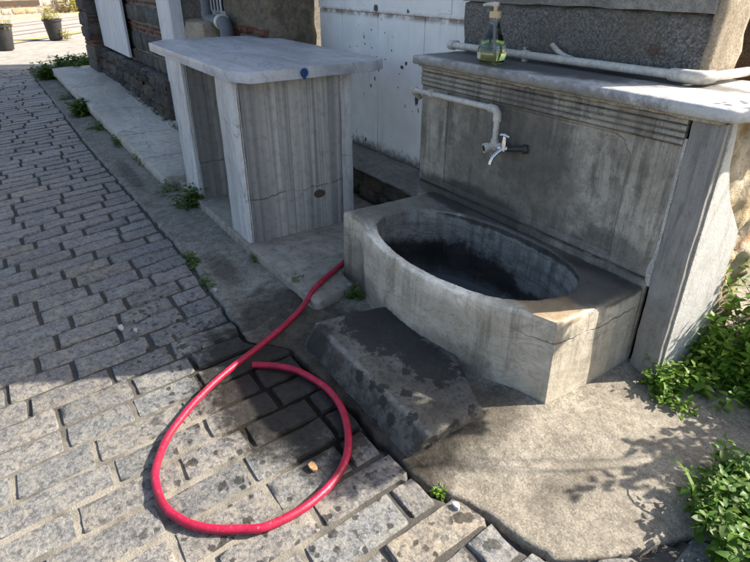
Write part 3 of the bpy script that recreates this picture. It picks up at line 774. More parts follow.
# ------------------------------------------------------------------ brick and stone building on the left
H = thing('brick_building', (-8.7, 1.7, 0), 'old wall of rough stone with red brick bands above the marble ledge', 'building')
g = G(); g.box((-11.08, 1.70, 0), (-6.18, 8.5, 9.6)); obj('wall_core', g, 'mortar', H, smooth=False)
GREY = [(.16, .145, .125), (.20, .175, .145), (.13, .12, .11), (.22, .185, .145), (.17, .165, .16)]
RED = [(.24, .085, .05), (.28, .11, .07), (.19, .075, .05), (.25, .12, .085)]
def course(g, mp, u0, u1, z0, z1, cols, lr, depth, nu=5, nv=4, rough=.014, edge=.02, joint=.010, flip=False):
    u = u0
    while u < u1-.03:
        l = min(rnd(*lr), u1-u)
        if u1-(u+l) < lr[0]*.5: l = u1-u
        k = rnd(.7, 1.2); c = random.choice(cols)
        stone(g, mp, u+joint/2, u+l-joint/2, z0+joint/2, z1-joint/2, depth+rnd(-.008, .012), nu, nv, tuple(q*k for q in c), rough, edge, .008, .035, flip, .012)
        u += l
def masonry(g, mp, u0, u1, z0, z1, flip=False, brick=True):
    z = z0
    while z < z1:
        for k in range(random.choice((1, 2))):
            h = rnd(.16, .24); course(g, mp, u0, u1, z, z+h, GREY, (.18, .42), .02, flip=flip); z += h
        if brick:
            for k in range(random.choice((1, 2, 2))):
                course(g, mp, u0, u1, z, z+.05, RED, (.12, .24), .015, 4, 3, .006, .008, .014, flip); z += .05
g = G(); random.seed(5); masonry(g, lambda u, v, h: (u, 1.70-h, v), -10.4, -6.2, .5, 2.6)
obj('wall_face', g, 'masonry', H, angle=60)
g = G(); g.box((-11.11, 1.47, 0), (-10.40, 1.72, 8.6), (.20, .18, .15)); masonry(g, lambda u, v, h: (u, 1.47-h, v), -11.12, -10.38, .15, 2.6); masonry(g, lambda u, v, h: (-10.40+h, u, v), 1.46, 1.70, .15, 2.6)
masonry(g, lambda u, v, h: (-11.11-h, u, v), 1.46, 3.2, .0, 2.4, True)
obj('corner_pier', g, 'masonry', H, angle=60)
g = G(); g.box((-10.40, 1.56, 0), (-6.55, 1.72, .55), (.10, .09, .075))
z = .10
for h in (.15, .16, .15):
    course(g, lambda u, v, hh: (u, 1.56-hh, v), -10.4, -6.55, z, z+h, [(.11, .10, .085), (.14, .125, .105), (.085, .08, .075), (.15, .12, .09)], (.14, .5), .03, 9, 7, .045, .014); z += h
course(g, lambda u, v, hh: (u, v, .55+hh), -10.4, -6.55, 1.53, 1.70, [(.10, .09, .08), (.13, .115, .10)], (.3, .7), .02, 6, 3, .02, .03)
obj('footing', g, 'masonry', H, angle=60, label='dark bulging rubble footing of the wall')
g = G()
g.prism([(-10.22, .60), (-8.42, .60), (-8.36, 2.5), (-10.28, 2.5)], 1.600, 1.632, 'y')
obj('white_board', g, 'white', None, 'tall white painted board standing on the rubble footing against the brick wall', 'board', bevel=.003)
g = G(); g.box((-6.58, 1.60, .10), (-6.10, 1.72, 2.7)); obj('door_post', g, 'white', None, 'white square door post beside the narrow dark gap, at the left end of the table', 'post', bevel=.006)

# door in the recess with barred light
Dr = thing('white_door', (-6.0, 2.0, .1), 'white metal door with a barred light and black handle beyond the table', 'door')
g = G(); g.box((-6.75, 1.97, .10), (-5.60, 2.01, 1.26)); g.box((-6.75, 1.97, 1.62), (-5.60, 2.01, 2.3)); obj('door_leaf', g, 'door', Dr, bevel=.004)
g = G(); g.box((-6.74, 1.992, 1.261), (-5.61, 2.005, 1.619)); obj('door_pane', g, 'black', Dr, smooth=False)
g = G()
for k in range(12): g.tube([(-6.70+k*.09, 1.975, 1.255), (-6.70+k*.09, 1.975, 1.625)], .010, 8)
obj('door_grille', g, 'white', Dr)
g = G(); g.tube([(-6.62, 1.97, 1.13), (-6.62, 1.93, 1.12), (-6.60, 1.90, 1.05), (-6.58, 1.93, .97), (-6.55, 1.97, .95)], .014, 10); obj('door_handle', g, 'black', Dr)
g = G(); roughbox(g, (-6.30, 1.72, .1), (-5.55, 1.95, 1.175), .08, .012, 5, .012)
obj('stone_block', g, 'warmstone', None, 'sandy stone block in front of the white door beyond the tabletop', 'block')
Gp = thing('drain_pipe', (-5.75, 1.86, .1), 'dark grey plastic drain pipe with elbows in front of the rubble pier', 'pipe')
g = G(); g.tube([(-5.80, 1.86, 3.4), (-5.80, 1.86, 1.26)], .045, 16); obj('pipe_length', g, 'greyplastic', Gp)
g = G(); g.tube([(-5.80, 1.86, 1.262), (-5.79, 1.86, 1.21), (-5.74, 1.86, 1.185), (-5.40, 1.86, 1.185)], .052, 16); obj('elbow', g, 'greyplastic', Gp)
g = G(); g.tube([(-5.40, 1.86, 1.185), (-5.33, 1.86, 1.18), (-5.30, 1.86, 1.13), (-5.30, 1.86, .1)], .058, 16); obj('down_pipe', g, 'greyplastic', Gp)
g = G(); g.tube([(-5.43, 1.86, 1.185), (-5.37, 1.86, 1.187)], .066, 16); obj('collar', g, 'pvc', Gp)
# rubble pier
g = G(); roughbox(g, (-5.70, 1.98, .0), (-4.66, 2.46, 3.6), .10, .05, 3.3, .03, (.21, .17, .12), seed=8)
Rp = obj('rubble_pier', g, 'masonry', None, 'brown rough rubble pier between drain pipe and white metal wall', 'pier')
g = G(); z = 1.06
for k in range(2): course(g, lambda u, v, h: (u, 1.98-h, v), -5.70, -4.66, z, z+.055, RED, (.12, .24), .03, 4, 3, .006, .008, .012); z += .055
o = obj('brick_course', g, 'masonry', Rp)

# ------------------------------------------------------------------ white metal wall
Wm = thing('metal_wall', (-3.75, 2.47, .3), 'white painted riveted metal wall, rust-streaked and chipped, behind the table', 'wall')
random.seed(21)
def facet(x0, x1, z0, z1, y, d):
    """sheet with a pressed triangle per bay"""
    g = G(); n = 6; w = (x1-x0)/n
    for k in range(n):
        a, b = x0+k*w, x0+(k+1)*w; mid = (a+b)/2
        zt, zb = z1-.02, z0+.03
        g.add([(a, y, z0), (b, y, z0), (b, y, z1), (a, y, z1), (mid, y-d, z0+.72*(z1-z0)), ], [(0, 1, 4), (1, 2, 4), (2, 3, 4), (3, 0, 4)])
    return g
g = facet(-4.66, -2.56, .305, 1.312, 2.462, .004); g.box((-4.66, 2.4685, .27), (-2.56, 2.60, 3.4)); obj('lower_sheet', g, 'steel', Wm, smooth=False)
g = G(); g.box((-4.66, 2.452, 1.318), (-2.56, 2.4665, 3.4)); obj('upper_sheet', g, 'steel', Wm, bevel=.002)
g = G()
for k in range(34):
    for zz in (1.338,): g.lathe([(0, -.003), (.006, -.002), (.0085, .002), (.0085, .004)], (0, 0, 0), 8) if False else None
    xx = -4.64+k*.063
    g.tube([(xx, 2.449, 1.335), (xx, 2.4525, 1.335)], [.005, .0075], 8)
obj('rivet_row', g, 'steel', Wm)
for xx in (-4.30, -3.78, -3.22):
    g = G(); g.box((xx-.018, 2.455, .31), (xx+.018, 2.4605, 1.310)); obj('seam_strip', g, 'steel', Wm, bevel=.002)
g = G(); g.box((-3.06, 2.444, 1.345), (-2.93, 2.4515, 1.50)); 
for dx in (-3.04, -2.95):
    for zz in (1.365, 1.48): g.tube([(dx, 2.440, zz), (dx, 2.445, zz)], [.004, .008], 8)
obj('hinge_plate', g, 'steel', Wm, bevel=.002)
# low rubble wall below
Lw = thing('rubble_footing', (-3.5, 2.2, 0), 'low mossy rubble footing under the white metal wall, behind the basin', 'footing')
g = G(); roughbox(g, (-4.66, 2.12, .255), (-2.645, 2.52, .302), .05, .014, 6, .014, seed=2); obj('coping', g, 'smoothstone', Lw, angle=60)
g = G(); g.box((-4.66, 2.19, 0), (-2.645, 2.5, .25), (.09, .08, .06)); z = .02
for h in (.12, .115): course(g, lambda u, v, hh: (u, 2.19-hh, v), -4.66, -2.645, z, z+h, [(.10, .095, .07), (.075, .085, .045), (.15, .135, .105), (.11, .08, .06)], (.10, .30), .03, 6, 5, .03, .02); z += h
obj('stone_face', g, 'masonry', Lw, angle=60)

# ------------------------------------------------------------------ stone wall above the shelf
Gw = thing('granite_wall', (-2.0, 2.5, 1.17), 'dark rough stone wall rising from the fountain shelf behind the soap bottle', 'wall')
g = G(); roughbox(g, (-2.72, 2.365, 1.168), (-1.275, 2.60, 1.425), .03, .016, 5, .010, seed=1); obj('lower_course', g, 'granite', Gw, angle=60)
g = G(); roughbox(g, (-2.73, 2.350, 1.419), (-1.275, 2.604, 3.4), .08, .005, 4, .006, seed=4); obj('upper_course', g, 'smoothstone', Gw, angle=60)
g = G(); roughbox(g, (-1.30, 2.372, 1.168), (-1.258, 2.598, 3.4), .022, .007, 14, .006, seed=6); obj('wall_end', g, 'warmstone', Gw, angle=60, label='sunlit sandy end of the wall')
g = G(); roughbox(g, (-1.70, 3.05, -.05), (-1.40, 3.45, 3.2), .06, .035, 5, .03, seed=9)
obj('brown_pier', g, 'brownstone', None, 'dark brown stone pier behind the sunlit end of the wall', 'pier', angle=60)

# ------------------------------------------------------------------ pipes on the fountain
Pl = thing('water_pipe', (-2.3, 1.98, .98), 'white plastic water pipe clipped along the fountain slab, turning down to the tap', 'pipe')
g = G(); g.tube([(-2.655, 1.985, .985), (-2.04, 1.985, .990)], .0145, 14); obj('pipe_run', g, 'pvc', Pl)
g = G(); g.tube([(-2.70, 2.06, .93), (-2.69, 2.02, .955), (-2.675, 1.99, .982), (-2.645, 1.985, .985)], [.0145, .0165, .020, .020], 14); obj('end_elbow', g, 'pvc', Pl)
g = G(); g.tube([(-2.05, 1.985, .990), (-2.04, 1.985, .990), (-2.010, 1.985, .988), (-1.993, 1.985, .972), (-1.990, 1.985, .945), (-1.990, 1.985, .935)], [.0195, .0205, .0205, .0205, .0205, .0195], 16); obj('elbow', g, 'pvc', Pl)
g = G(); g.tube([(-1.990, 1.985, .94), (-1.990, 1.985, .835)], .0145, 14); obj('drop_pipe', g, 'pvc', Pl)
g = G(); g.tube([(-1.990, 1.985, .850), (-1.990, 1.985, .800)], .0195, 16); g.tube([(-1.990, 1.99, .818), (-2.008, 1.940, .808)], .0195, 16); g.tube([(-1.985, 1.985, .818), (-1.945, 2.0, .820)], .018, 14)
obj('tee_joint', g, 'pvc', Pl)
g = G(); g.tube([(-2.0035, 1.952, .8105), (-2.010, 1.934, .8075)], .024, 18); obj('end_collar', g, 'pvc', Pl)
g = G(); g.tube([(-2.0095, 1.935, .8077), (-2.0105, 1.932, .807)], .0155, 16); obj('end_hole', g, 'darkmetal', Pl)
for xx in (-2.50,):
    g = G(); g.tube([(xx-.012, 1.985, .9855), (xx+.012, 1.985, .9857)], .0185, 14); g.box((xx-.010, 1.985, .972), (xx+.010, 2.03, 1.000)); g.box((xx-.006, 1.962, .998), (xx+.006, 1.99, 1.012)); obj('clip', g, 'pvc', Pl)
Tp = thing('water_tap', (-1.92, 1.99, .82), 'small chrome tap with dark shank on the fountain slab, right of the white pipe', 'tap')
g = G(); g.tube([(-1.90, 1.985, .822), (-1.83, 2.03, .830)], [.013, .014], 14); g.tube([(-1.84, 2.022, .829), (-1.822, 2.036, .831)], .021, 14); obj('shank', g, 'darkmetal', Tp)
g = G(); g.tube([(-1.945, 1.972, .818), (-1.895, 1.985, .822)], [.013, .016], 14); g.tube([(-1.914, 1.972, .812), (-1.914, 1.972, .845), (-1.914, 1.972, .872)], [.014, .015, .011], 14); obj('tap_body', g, 'chrome', Tp)
g = G(); g.tube([(-1.916, 1.965, .820), (-1.922, 1.938, .805), (-1.928, 1.918, .785), (-1.931, 1.910, .762), (-1.932, 1.909, .752)], [.011, .010, .0095, .0095, .0105], 14); obj('spout', g, 'chrome', Tp)
g = G(); g.tube([(-1.914, 1.972, .868), (-1.914, 1.972, .886)], [.012, .010], 12); g.tube([(-1.935, 1.965, .884), (-1.912, 1.971, .888), (-1.888, 1.978, .880)], [.008, .010, .008], 10); obj('tap_handle', g, 'chrome', Tp)
# upper pipe lying along the shelf
Pu = thing('shelf_pipe', (-2.0, 2.27, 1.17), 'white plastic pipe lying along the fountain shelf at the foot of the dark wall', 'pipe')
zc = 1.203
g = G(); g.tube([(-2.67, 2.255, zc), (-2.1, 2.275, zc-.001), (-1.32, 2.292, zc)], .0185, 16); obj('pipe_run', g, 'pvc', Pu)
g = G(); g.tube([(-2.705, 2.27, zc), (-2.69, 2.258, zc), (-2.655, 2.255, zc)], [.020, .0255, .0245], 16); g.tube([(-2.70, 2.262, zc), (-2.715, 2.33, zc)], .019, 12); obj('end_cap', g, 'pvc', Pu)
g = G(); g.tube([(-1.36, 2.291, zc), (-1.345, 2.291, zc), (-1.275, 2.294, zc), (-1.245, 2.302, zc), (-1.232, 2.325, zc), (-1.232, 2.37, zc)], [.0235, .0255, .0265, .0275, .0265, .0245], 18); obj('elbow', g, 'pvc', Pu)
g = G(); g.tube([(-1.232, 2.36, zc), (-1.23, 2.50, zc), (-1.232, 2.58, zc-.001), (-1.236, 2.64, zc-.002)], .0185, 16); obj('pipe_return', g, 'pvc', Pu)
for xx in (-2.13, ):
    g = G(); g.tube([(xx-.016, 2.274, zc), (xx+.016, 2.275, zc)], .0225, 16); g.box((xx-.012, 2.265, 1.171), (xx+.012, 2.285, 1.185)); g.tube([(xx, 2.27, zc+.018), (xx, 2.262, zc+.034)], .006, 8); obj('clip', g, 'pvc', Pu)
g = G(); pts = []; rr = []
for k in range(90):
    t = k/89; p = Vector((-2.02+.16*t, 2.335-.035*t, 1.255-.045*t-.012*math.sin(t*3.1))); pts.append(p); rr.append(.0105+.0022*(k % 2))
g.tube(pts, rr, 12)
obj('ribbed_conduit', g, 'pvc', None, 'short piece of ribbed grey conduit leaning over the shelf pipe', 'conduit', angle=80)

# ------------------------------------------------------------------ soap bottle
bx, by, b0 = -2.172, 2.085, 1.1705
Sb = thing('soap_bottle', (bx, by, b0), 'clear pear-shaped soap bottle with a little green liquid standing on the fountain shelf', 'bottle')
K = 1.06
def sc_(P): return [(r*1.42, h*K) for r, h in P]
PR = [(.030, .0), (.040, .004), (.0475, .020), (.0505, .042), (.048, .066), (.040, .095), (.031, .122), (.0235, .148), (.018, .172), (.0165, .192), (.0165, .198)]
IN = [(r-.0018, max(h, .0022)) for r, h in PR][::-1]
g = G(); g.lathe(sc_(PR+IN), (bx, by, b0), 44); obj('bottle_body', g, 'clear', Sb, angle=80, recalc=True)
LQ = [(.0278, .0026), (.0378, .0062), (.0452, .0215), (.0482, .040), (.0480, .052), (.001, .0522)]
g = G(); g.lathe(sc_(LQ), (bx, by, b0), 40); obj('liquid', g, 'soap', Sb, angle=60, recalc=True)
g = G(); g.tube([(bx, by, b0+.19*K), (bx+.005, by, b0+.10*K), (bx+.012, by, b0+.014*K)], .0036, 8); obj('dip_tube', g, 'pvc', Sb)
g = G(); g.lathe(sc_([(.019, .193), (.0195, .196), (.0195, .216), (.018, .219), (.006, .2195)]), (bx, by, b0), 28); obj('collar', g, 'cream', Sb, angle=30)
g = G(); g.lathe(sc_([(.0065, .215), (.0065, .236), (.0085, .237), (.0085, .247)]), (bx, by, b0), 18); obj('pump_stem', g, 'cream', Sb, angle=30)
g = G(); g.tube([(bx+.014, by+.004, b0+.247*K), (bx-.006, by-.004, b0+.248*K), (bx-.040, by-.018, b0+.246*K), (bx-.058, by-.025, b0+.242*K)], [.010, .011, .008, .006], 12); obj('nozzle', g, 'pvc', Sb)
ls = []
for k in range(7):
    for j in range(2):
        a = -2.05+k*.08; ls.append((bx+math.cos(a)*.0507*1.42, by+math.sin(a)*.0507*1.42, b0+(.026+j*.024)*K))
g = G(); g.add(ls, [(2*k, 2*k+2, 2*k+3, 2*k+1) for k in range(6)])
obj('sticker', g, 'pvc', Sb)

# ------------------------------------------------------------------ hose
HP = [(-2.75, 1.80, .10), (-2.62, 1.56, .10), (-2.535, 1.42, .10), (-2.44, 1.27, .10), (-2.36, 1.14, .092), (-2.27, 1.01, .052), (-2.16, .80, .026), (-2.065, .61, .022), (-1.967, .438, .020), (-1.857, .30, .019),
      (-1.734, .189, .018), (-1.607, .121, .018), (-1.488, .108, .018), (-1.393, .131, .018), (-1.304, .185, .018), (-1.229, .288, .018), (-1.193, .377, .018), (-1.192, .482, .018), (-1.220, .59, .018),
      (-1.285, .697, .018), (-1.386, .775, .020), (-1.543, .838, .024), (-1.702, .843, .026), (-1.852, .800, .022), (-1.952, .728, .019), (-2.012, .650, .018)]
def catmull(P, n):
    P = [Vector(p) for p in P]; P = [P[0]*2-P[1]]+P+[P[-1]*2-P[-2]]; out = []
    for i in range(1, len(P)-2):
        for k in range(n):
            t = k/n; a, b, c, d = P[i-1], P[i], P[i+1], P[i+2]
            q_ = i+k/n; w3 = Vector((fb(q_, 0, 0, .7, 2), fb(q_, 0, 9, .7, 2), 0))*.005
            out.append(w3+.5*((2*b)+(c-a)*t+(2*a-5*b+4*c-d)*t*t+(3*b-a-3*c+d)*t**3))
    return out+[P[-2]]
g = G(); g.tube(catmull(HP, 9), .0146, 18)
Hs = obj('garden_hose', g, 'hose', None, 'red rubber hose coming from behind the basin and lying in a loop on the setts', 'hose', angle=70)

# ------------------------------------------------------------------ plants
def leaf(g, p, d, up, L, W, tint, bend=.25, pts=1):
    d = d.normalized(); s = d.cross(up)
    if s.length < 1e-4: s = Vector((1, 0, 0))
    s.normalize(); n = s.cross(d).normalized()
    q = [p, p+d*L*.35+s*W*.5+n*W*.12, p+d*L*.35-s*W*.5+n*W*.12, p+d*L*.38-n*W*.05, p+d*L*.72+s*W*.33-n*L*bend*.35, p+d*L*.72-s*W*.33-n*L*bend*.35, p+d*L-n*L*bend, p+d*L*.7-n*L*bend*.45]
    g.add(q, [(0, 3, 1), (0, 2, 3), (1, 3, 7, 4), (3, 2, 5, 7), (4, 7, 6), (7, 5, 6)], tint)
def rt(lo, hi):
    k = rnd(lo, hi); return (k*rnd(.85, 1.2), k, k*rnd(.75, 1.1))
def weed(name, label, spots, mat, L=(.03, .06), wr=.5, tl=(.75, 1.25), cat='weed', group=None, whorl=2, step=.035, stemr=.0022, lean=.35, blades=0, spread=1.0):
    """spots: (x, y, z, height) of each shoot"""
    c = Vector((sum(s[0] for s in spots)/len(spots), sum(s[1] for s in spots)/len(spots), min(s[2] for s in spots)))
    o = thing(name, c, label, cat, group); gl = G(); gs = G()
    for (x, y, z, h) in spots:
        dx, dy = rnd(-lean, lean), rnd(-lean, lean); n = max(2, int(h/step)); pts = []
        for k in range(n+1):
            t = k/n; pts.append(Vector((x+dx*h*t*t, y+dy*h*t*t, z+h*t*(1-.12*t))))
        gl.tube(pts, [stemr*(1-.6*k/n) for k in range(n+1)], 5, False, (1.1, 1.1, 1))
        a0 = rnd(0, 6.28)
        for k in range(n+1):
            if k == 0 and n > 3: continue
            for w in range(whorl+(1 if k == n else 0)):
                a = a0+k*1.57+w*2*math.pi/whorl+rnd(-.4, .4); tt = k/n
                el = rnd(-.25, .45)+.5*(tt > .85)
                d = Vector((math.cos(a), math.sin(a), el)); l = rnd(*L)*(1.0-.35*(tt > .9))*spread
                p = pts[k]+d.normalized()*.006
                leaf(gl, p, d, Vector((rnd(-.3, .3), rnd(-.3, .3), 1)), l, l*wr*rnd(.85, 1.15), rt(*tl), rnd(.05, .4))
    obj('leaves', gl, mat, o, angle=80)
    if blades:
        for k in range(blades):
            gb = G(); x, y, z, h = random.choice(spots); a = rnd(0, 6.28); Lb = rnd(.12, .26); pv = None; W = rnd(.004, .007)
            for q in range(7):
                t = q/6; r = Lb*(t*.8); zz = z+.08+Lb*1.0*t-Lb*1.1*t*t
                c_ = Vector((x+math.cos(a)*r, y+math.sin(a)*r, max(z+.02, zz))); s_ = Vector((-math.sin(a), math.cos(a), 0))*W*(1-t*.9)
                if pv: gb.add([pv[0], pv[1], c_+s_, c_-s_], [(0, 1, 2, 3)], rt(1.0, 1.4))
                pv = (c_-s_, c_+s_)
            obj('grass_blade', gb, 'leaf_sun', o)
    return o
random.seed(3)
# sunlit nettles spreading along the side panel
def scatter(n, fn): 
    out = []
    while len(out) < n:
        q = fn()
        if q: out.append(q)
    return out
def panel_patch():
    x = rnd(-.93, .30); y = rnd(2.03, 3.1)
    lo = 2.02+max(0, (x+.93))*.42
    if y < lo: return None
    if y > 2.36 and x < -.90: return None
    d = min(1, (y-lo)/.35)
    return (x, y, .0, rnd(.07, .15)+d*rnd(.10, .24)+max(0, min(1, (y-2.3)/.35))*rnd(.04, .36))
weed('nettle_patch', 'bright sunlit leafy nettles growing against the pale side panel of the fountain', scatter(680, panel_patch), 'leaf_sun', (.028, .058), .52, (.75, 1.6), 'plant', None, 3, .034, .003)
weed('nettle', 'leafy nettle shoot at the foot of the fountain pillar, in front of the patch', [(-.915+rnd(-.045, .06), 2.01+rnd(-.06, .05), 0, rnd(.05, .17)) for k in range(22)], 'leaf_sun', (.034, .060), .45, (.8, 1.35), 'plant', None, 3, .032, .0028)
weed('nettle', 'low nettle shoot on the concrete edge of the sunlit leafy patch, at the pillar', [(-.80+rnd(-.07, .06), 1.965+rnd(-.05, .05), 0, rnd(.04, .10)) for k in range(16)], 'leaf_sun', (.032, .058), .45, (.8, 1.3), 'plant', None, 3, .03, .0026)
def shade_patch():
    x = rnd(-.58, .45); y = rnd(1.36, 2.0)
    if ((x+.04)/.52)**2+((y-1.69)/.32)**2 > 1: return None
    return (x, y, .0, rnd(.08, .19))
weed('mercury_patch', 'dark green leafy clump with grass blades at the edge of the setts, in the shade', scatter(420, shade_patch), 'leaf_shade', (.026, .050), .60, (.65, 1.25), 'plant', None, 3, .034, .003, .3, 26)
# taller shrub standing to the right, beyond the frame, that shades the dark clump
def tall():
    x = rnd(-.32, .75); y = rnd(2.55, 3.1); return (x, y, 0, rnd(.65, 1.05)) 
weed('shrub', 'taller leafy shrub behind the dark clump, right of the sunlit nettles', scatter(60, tall), 'leaf_dark', (.05, .09), .6, (.7, 1.2), 'shrub', None, 3, .05, .005, .25)
bush = weed('shrub', 'unseen shrub added to shade the step, leafy head on thin arching stems, right of the fountain', [(x_, 2.54+y_, 1.36+y_*.85+max(0, x_+.6)*.12+rnd(0, .04), rnd(.09, .18)) for x_, y_ in [(rnd(-.68, -.33), rnd(0, .26)) for k in range(90)]]+[(rnd(-.60, -.53), rnd(2.52, 2.57), rnd(1.17, 1.25), rnd(.06, .12)) for k in range(34)], 'leaf_dark', (.04, .07), .7, (.7, 1.2), 'shrub', None, 3, .04, .004, .3)  # added out of frame, leafy head shaped to throw shade on the step
for P_ in ([(-.05, 2.95, 0), (-.08, 2.95, .6), (-.16, 2.88, 1.15), (-.32, 2.75, 1.48), (-.50, 2.66, 1.58)], [(.02, 3.0, 0), (-.02, 2.98, .7), (-.14, 2.86, 1.25), (-.36, 2.68, 1.46), (-.52, 2.57, 1.40), (-.565, 2.545, 1.28), (-.57, 2.54, 1.17)],
           [(-.02, 2.92, 0), (-.05, 2.9, .8), (-.2, 2.78, 1.3), (-.42, 2.62, 1.50), (-.62, 2.58, 1.50)]):
    g = G(); c_ = []
    for i in range(len(P_)-1): c_ += [Vector(P_[i]).lerp(Vector(P_[i+1]), t/4) for t in range(4)]
    g.tube(c_+[P_[-1]], [.0034*(1-.6*i/len(c_)) for i in range(len(c_)+1)], 6); obj('stem', g, 'stem', bush)
W = 'weeds in the pavement joints'
def clump(x, y, z, r, h, n, label, L=(.03, .055), name='weed', ry=None, mat='leaf_weed'):
    return weed(name, label, [(x+random.gauss(0, r*.5), y+random.gauss(0, (ry or r)*.5), z, h*rnd(.45, 1.05)) for k in range(n)], mat, L, .5, (.7, 1.3), 'weed', W, 3, .03, .002)
clump(-4.13, 1.03, .02, .09, .15, 24, 'bushy green weed against the pale front edge of the far table leg', (.04, .065))
clump(-4.55, .98, .02, .10, .07, 12, 'low weed tuft beside the bushy weed, under the near end of the marble ledge', (.02, .04))
clump(-3.20, .745, .0, .10, .05, 22, 'small trailing weed in the joint between setts and pavement', (.018, .034), ry=.03)
clump(-2.90, .735, .0, .09, .035, 12, 'tiny sprout in the street joint just below the trailing weed', (.015, .028), ry=.03)
clump(-2.52, 1.13, .08, .03, .03, 4, 'tiny sprout on the front edge of the table slab near the hose', (.012, .022))
clump(-2.98, 1.05, .03, .05, .04, 8, 'small green sprout at the foot of the near table leg', (.015, .03))
clump(-2.27, 1.33, .02, .035, .07, 8, 'three-leaved sprout in the corner of basin and table slab', (.03, .05))
clump(-1.015, .925, -.02, .02, .03, 6, 'tiny yellow-green sprout in the crack of the concrete', (.015, .028), mat='leaf_sun')
clump(-8.05, .84, .0, .12, .22, 30, 'dark leafy weed clump halfway along the front of the marble ledge', (.05, .09))
clump(-7.15, .89, .02, .14, .10, 18, 'flat weed just nearer than the dark clump on the ledge front', (.03, .06))
clump(-9.3, .82, .0, .10, .12, 12, 'small weed at the ledge front, farther off than the dark clump', (.03, .06))
clump(-11.40, .80, .0, .13, .26, 26, 'leafy weed at the far front corner of the marble ledge', (.06, .10))
clump(-11.75, 1.30, .0, .36, .36, 90, 'wide dark weed bush between the far ledge end and the brick corner', (.06, .11))
clump(-6.3, .93, .03, .25, .05, 26, 'mossy strip of weeds under the broken ledge edge', (.02, .04), ry=.05)
clump(-5.55, .97, .03, .2, .05, 18, 'sparse weeds under the nearest broken part of the ledge edge', (.02, .04), ry=.05)
# ------------------------------------------------------------------ pots and far wall
def pot(x, y, sc, label, tilt=0):
    o = thing('plant_pot', (x, y, -.07), label, 'pot', 'plant pots at the street end'); g = G()
    R = .20*sc; Hh = .47*sc; z = -.068
    g.lathe([(R*.74, 0), (R*.76, .01), (R*1.02, Hh*.90), (R*1.13, Hh*.905), (R*1.15, Hh), (R*1.05, Hh), (R*1.0, Hh*.93), (R*.98, Hh*.90)], (x, y, z), 28); obj('pot_body', g, 'pot', o, angle=40)
    g = G(); g.lathe([(R*.97, Hh*.87), (R*.5, Hh*.91), (.01, Hh*.93)], (x, y, z), 20); obj('soil', g, 'soil', o); return z+Hh*.9
zt = pot(-19.8, 1.86, 1.15, 'dark plastic plant pot with overhanging weeds, standing alone by the yellow line')
weed('potted_plant', 'straggly yellow-green plant in the pot by the yellow line', [(-19.8+rnd(-.2, .2), 1.86+rnd(-.2, .2), zt, rnd(.10, .45)) for k in range(36)]+[(-19.62+rnd(-.1, .1), 2.14+rnd(-.1, .1), -.05, rnd(.1, .3)) for k in range(16)], 'leaf_dry', (.05, .10), .35, (.8, 1.5), 'plant', None, 2, .06, .006, .5)
zt = pot(-17.7, .49, 1.22, 'dark plastic plant pot cut by the left picture edge, nearer than the other')
weed('potted_plant', 'short yellow-green plant in the nearer pot', [(-17.7+rnd(-.22, .22), .49+rnd(-.22, .22), zt, rnd(.08, .22)) for k in range(26)], 'leaf_dry', (.05, .10), .4, (.8, 1.4), 'plant', None, 2, .06, .006, .5)
Bw = thing('boundary_wall', (-34.5, 3, -.07), 'sunlit yellowish rubble wall across the road at the end of the street', 'wall')
random.seed(9)
wd = Vector((-1.93, 3.45, 0)).normalized(); wp = Vector((-34.1, 1.7, 0)); wn = Vector((wd.y, -wd.x, 0))
def wm(u, v, h): q = wp+wd*u+wn*h; return (q.x, q.y, v)
g = G(); g.add([wm(-14, -.1, 0), wm(22, -.1, 0), wm(22, 4.5, 0), wm(-14, 4.5, 0), wm(-14, -.1, -.5), wm(22, -.1, -.5), wm(22, 4.5, -.5), wm(-14, 4.5, -.5)], [(0, 1, 2, 3), (5, 4, 7, 6), (3, 2, 6, 7), (0, 3, 7, 4), (1, 5, 6, 2), (0, 4, 5, 1)], (.50, .43, .33))
z = -.07
while z < 3.0:
    h = rnd(.22, .36); course(g, wm, -6, 9, z, z+h, [(.52, .45, .35), (.46, .38, .27), (.55, .50, .42), (.40, .28, .18), (.50, .36, .22)], (.3, .7), .05, 3, 3, .02, .05, .04); z += h
obj('wall_face', g, 'masonry', Bw, angle=60)
g = G(); g.add([wm(u, v, h) for u, v, h in ((-.95, .30, .09), (1.35, .30, .09), (1.35, .52, .09), (-.95, .52, .09), (-.95, .30, .02), (1.35, .30, .02), (1.35, .52, .02), (-.95, .52, .02))], [(0, 1, 2, 3), (3, 2, 6, 7), (0, 3, 7, 4), (1, 5, 6, 2), (0, 4, 5, 1)]); obj('window_sill', g, 'brickred', Bw, smooth=False)
g = G(); g.add([wm(u, v, h) for u, v, h in ((-.7, .52, .085), (1.1, .52, .085), (1.1, 2.2, .085), (-.7, 2.2, .085))], [(0, 1, 2, 3)]); obj('window', g, 'mortar', Bw, smooth=False)
g = G(); q = wm(-2.4, 0, .6); g.tube([(q[0], q[1], -.07), (q[0], q[1], 4)], [.16, .13], 12); obj('street_post', g, 'greyplastic', None, 'thin dark post in front of the far yellowish wall', 'post')
def hedge():
    q = wm(rnd(2.2, 7), 0, rnd(.15, .8)); return (q[0], q[1], -.07, rnd(.4, 1.9))
weed('far_shrub', 'dry yellow-green creeper on the far wall beside the brick corner', scatter(70, hedge), 'leaf_dry', (.10, .2), .6, (.8, 1.5), 'shrub', None, 3, .14, .012, .5)

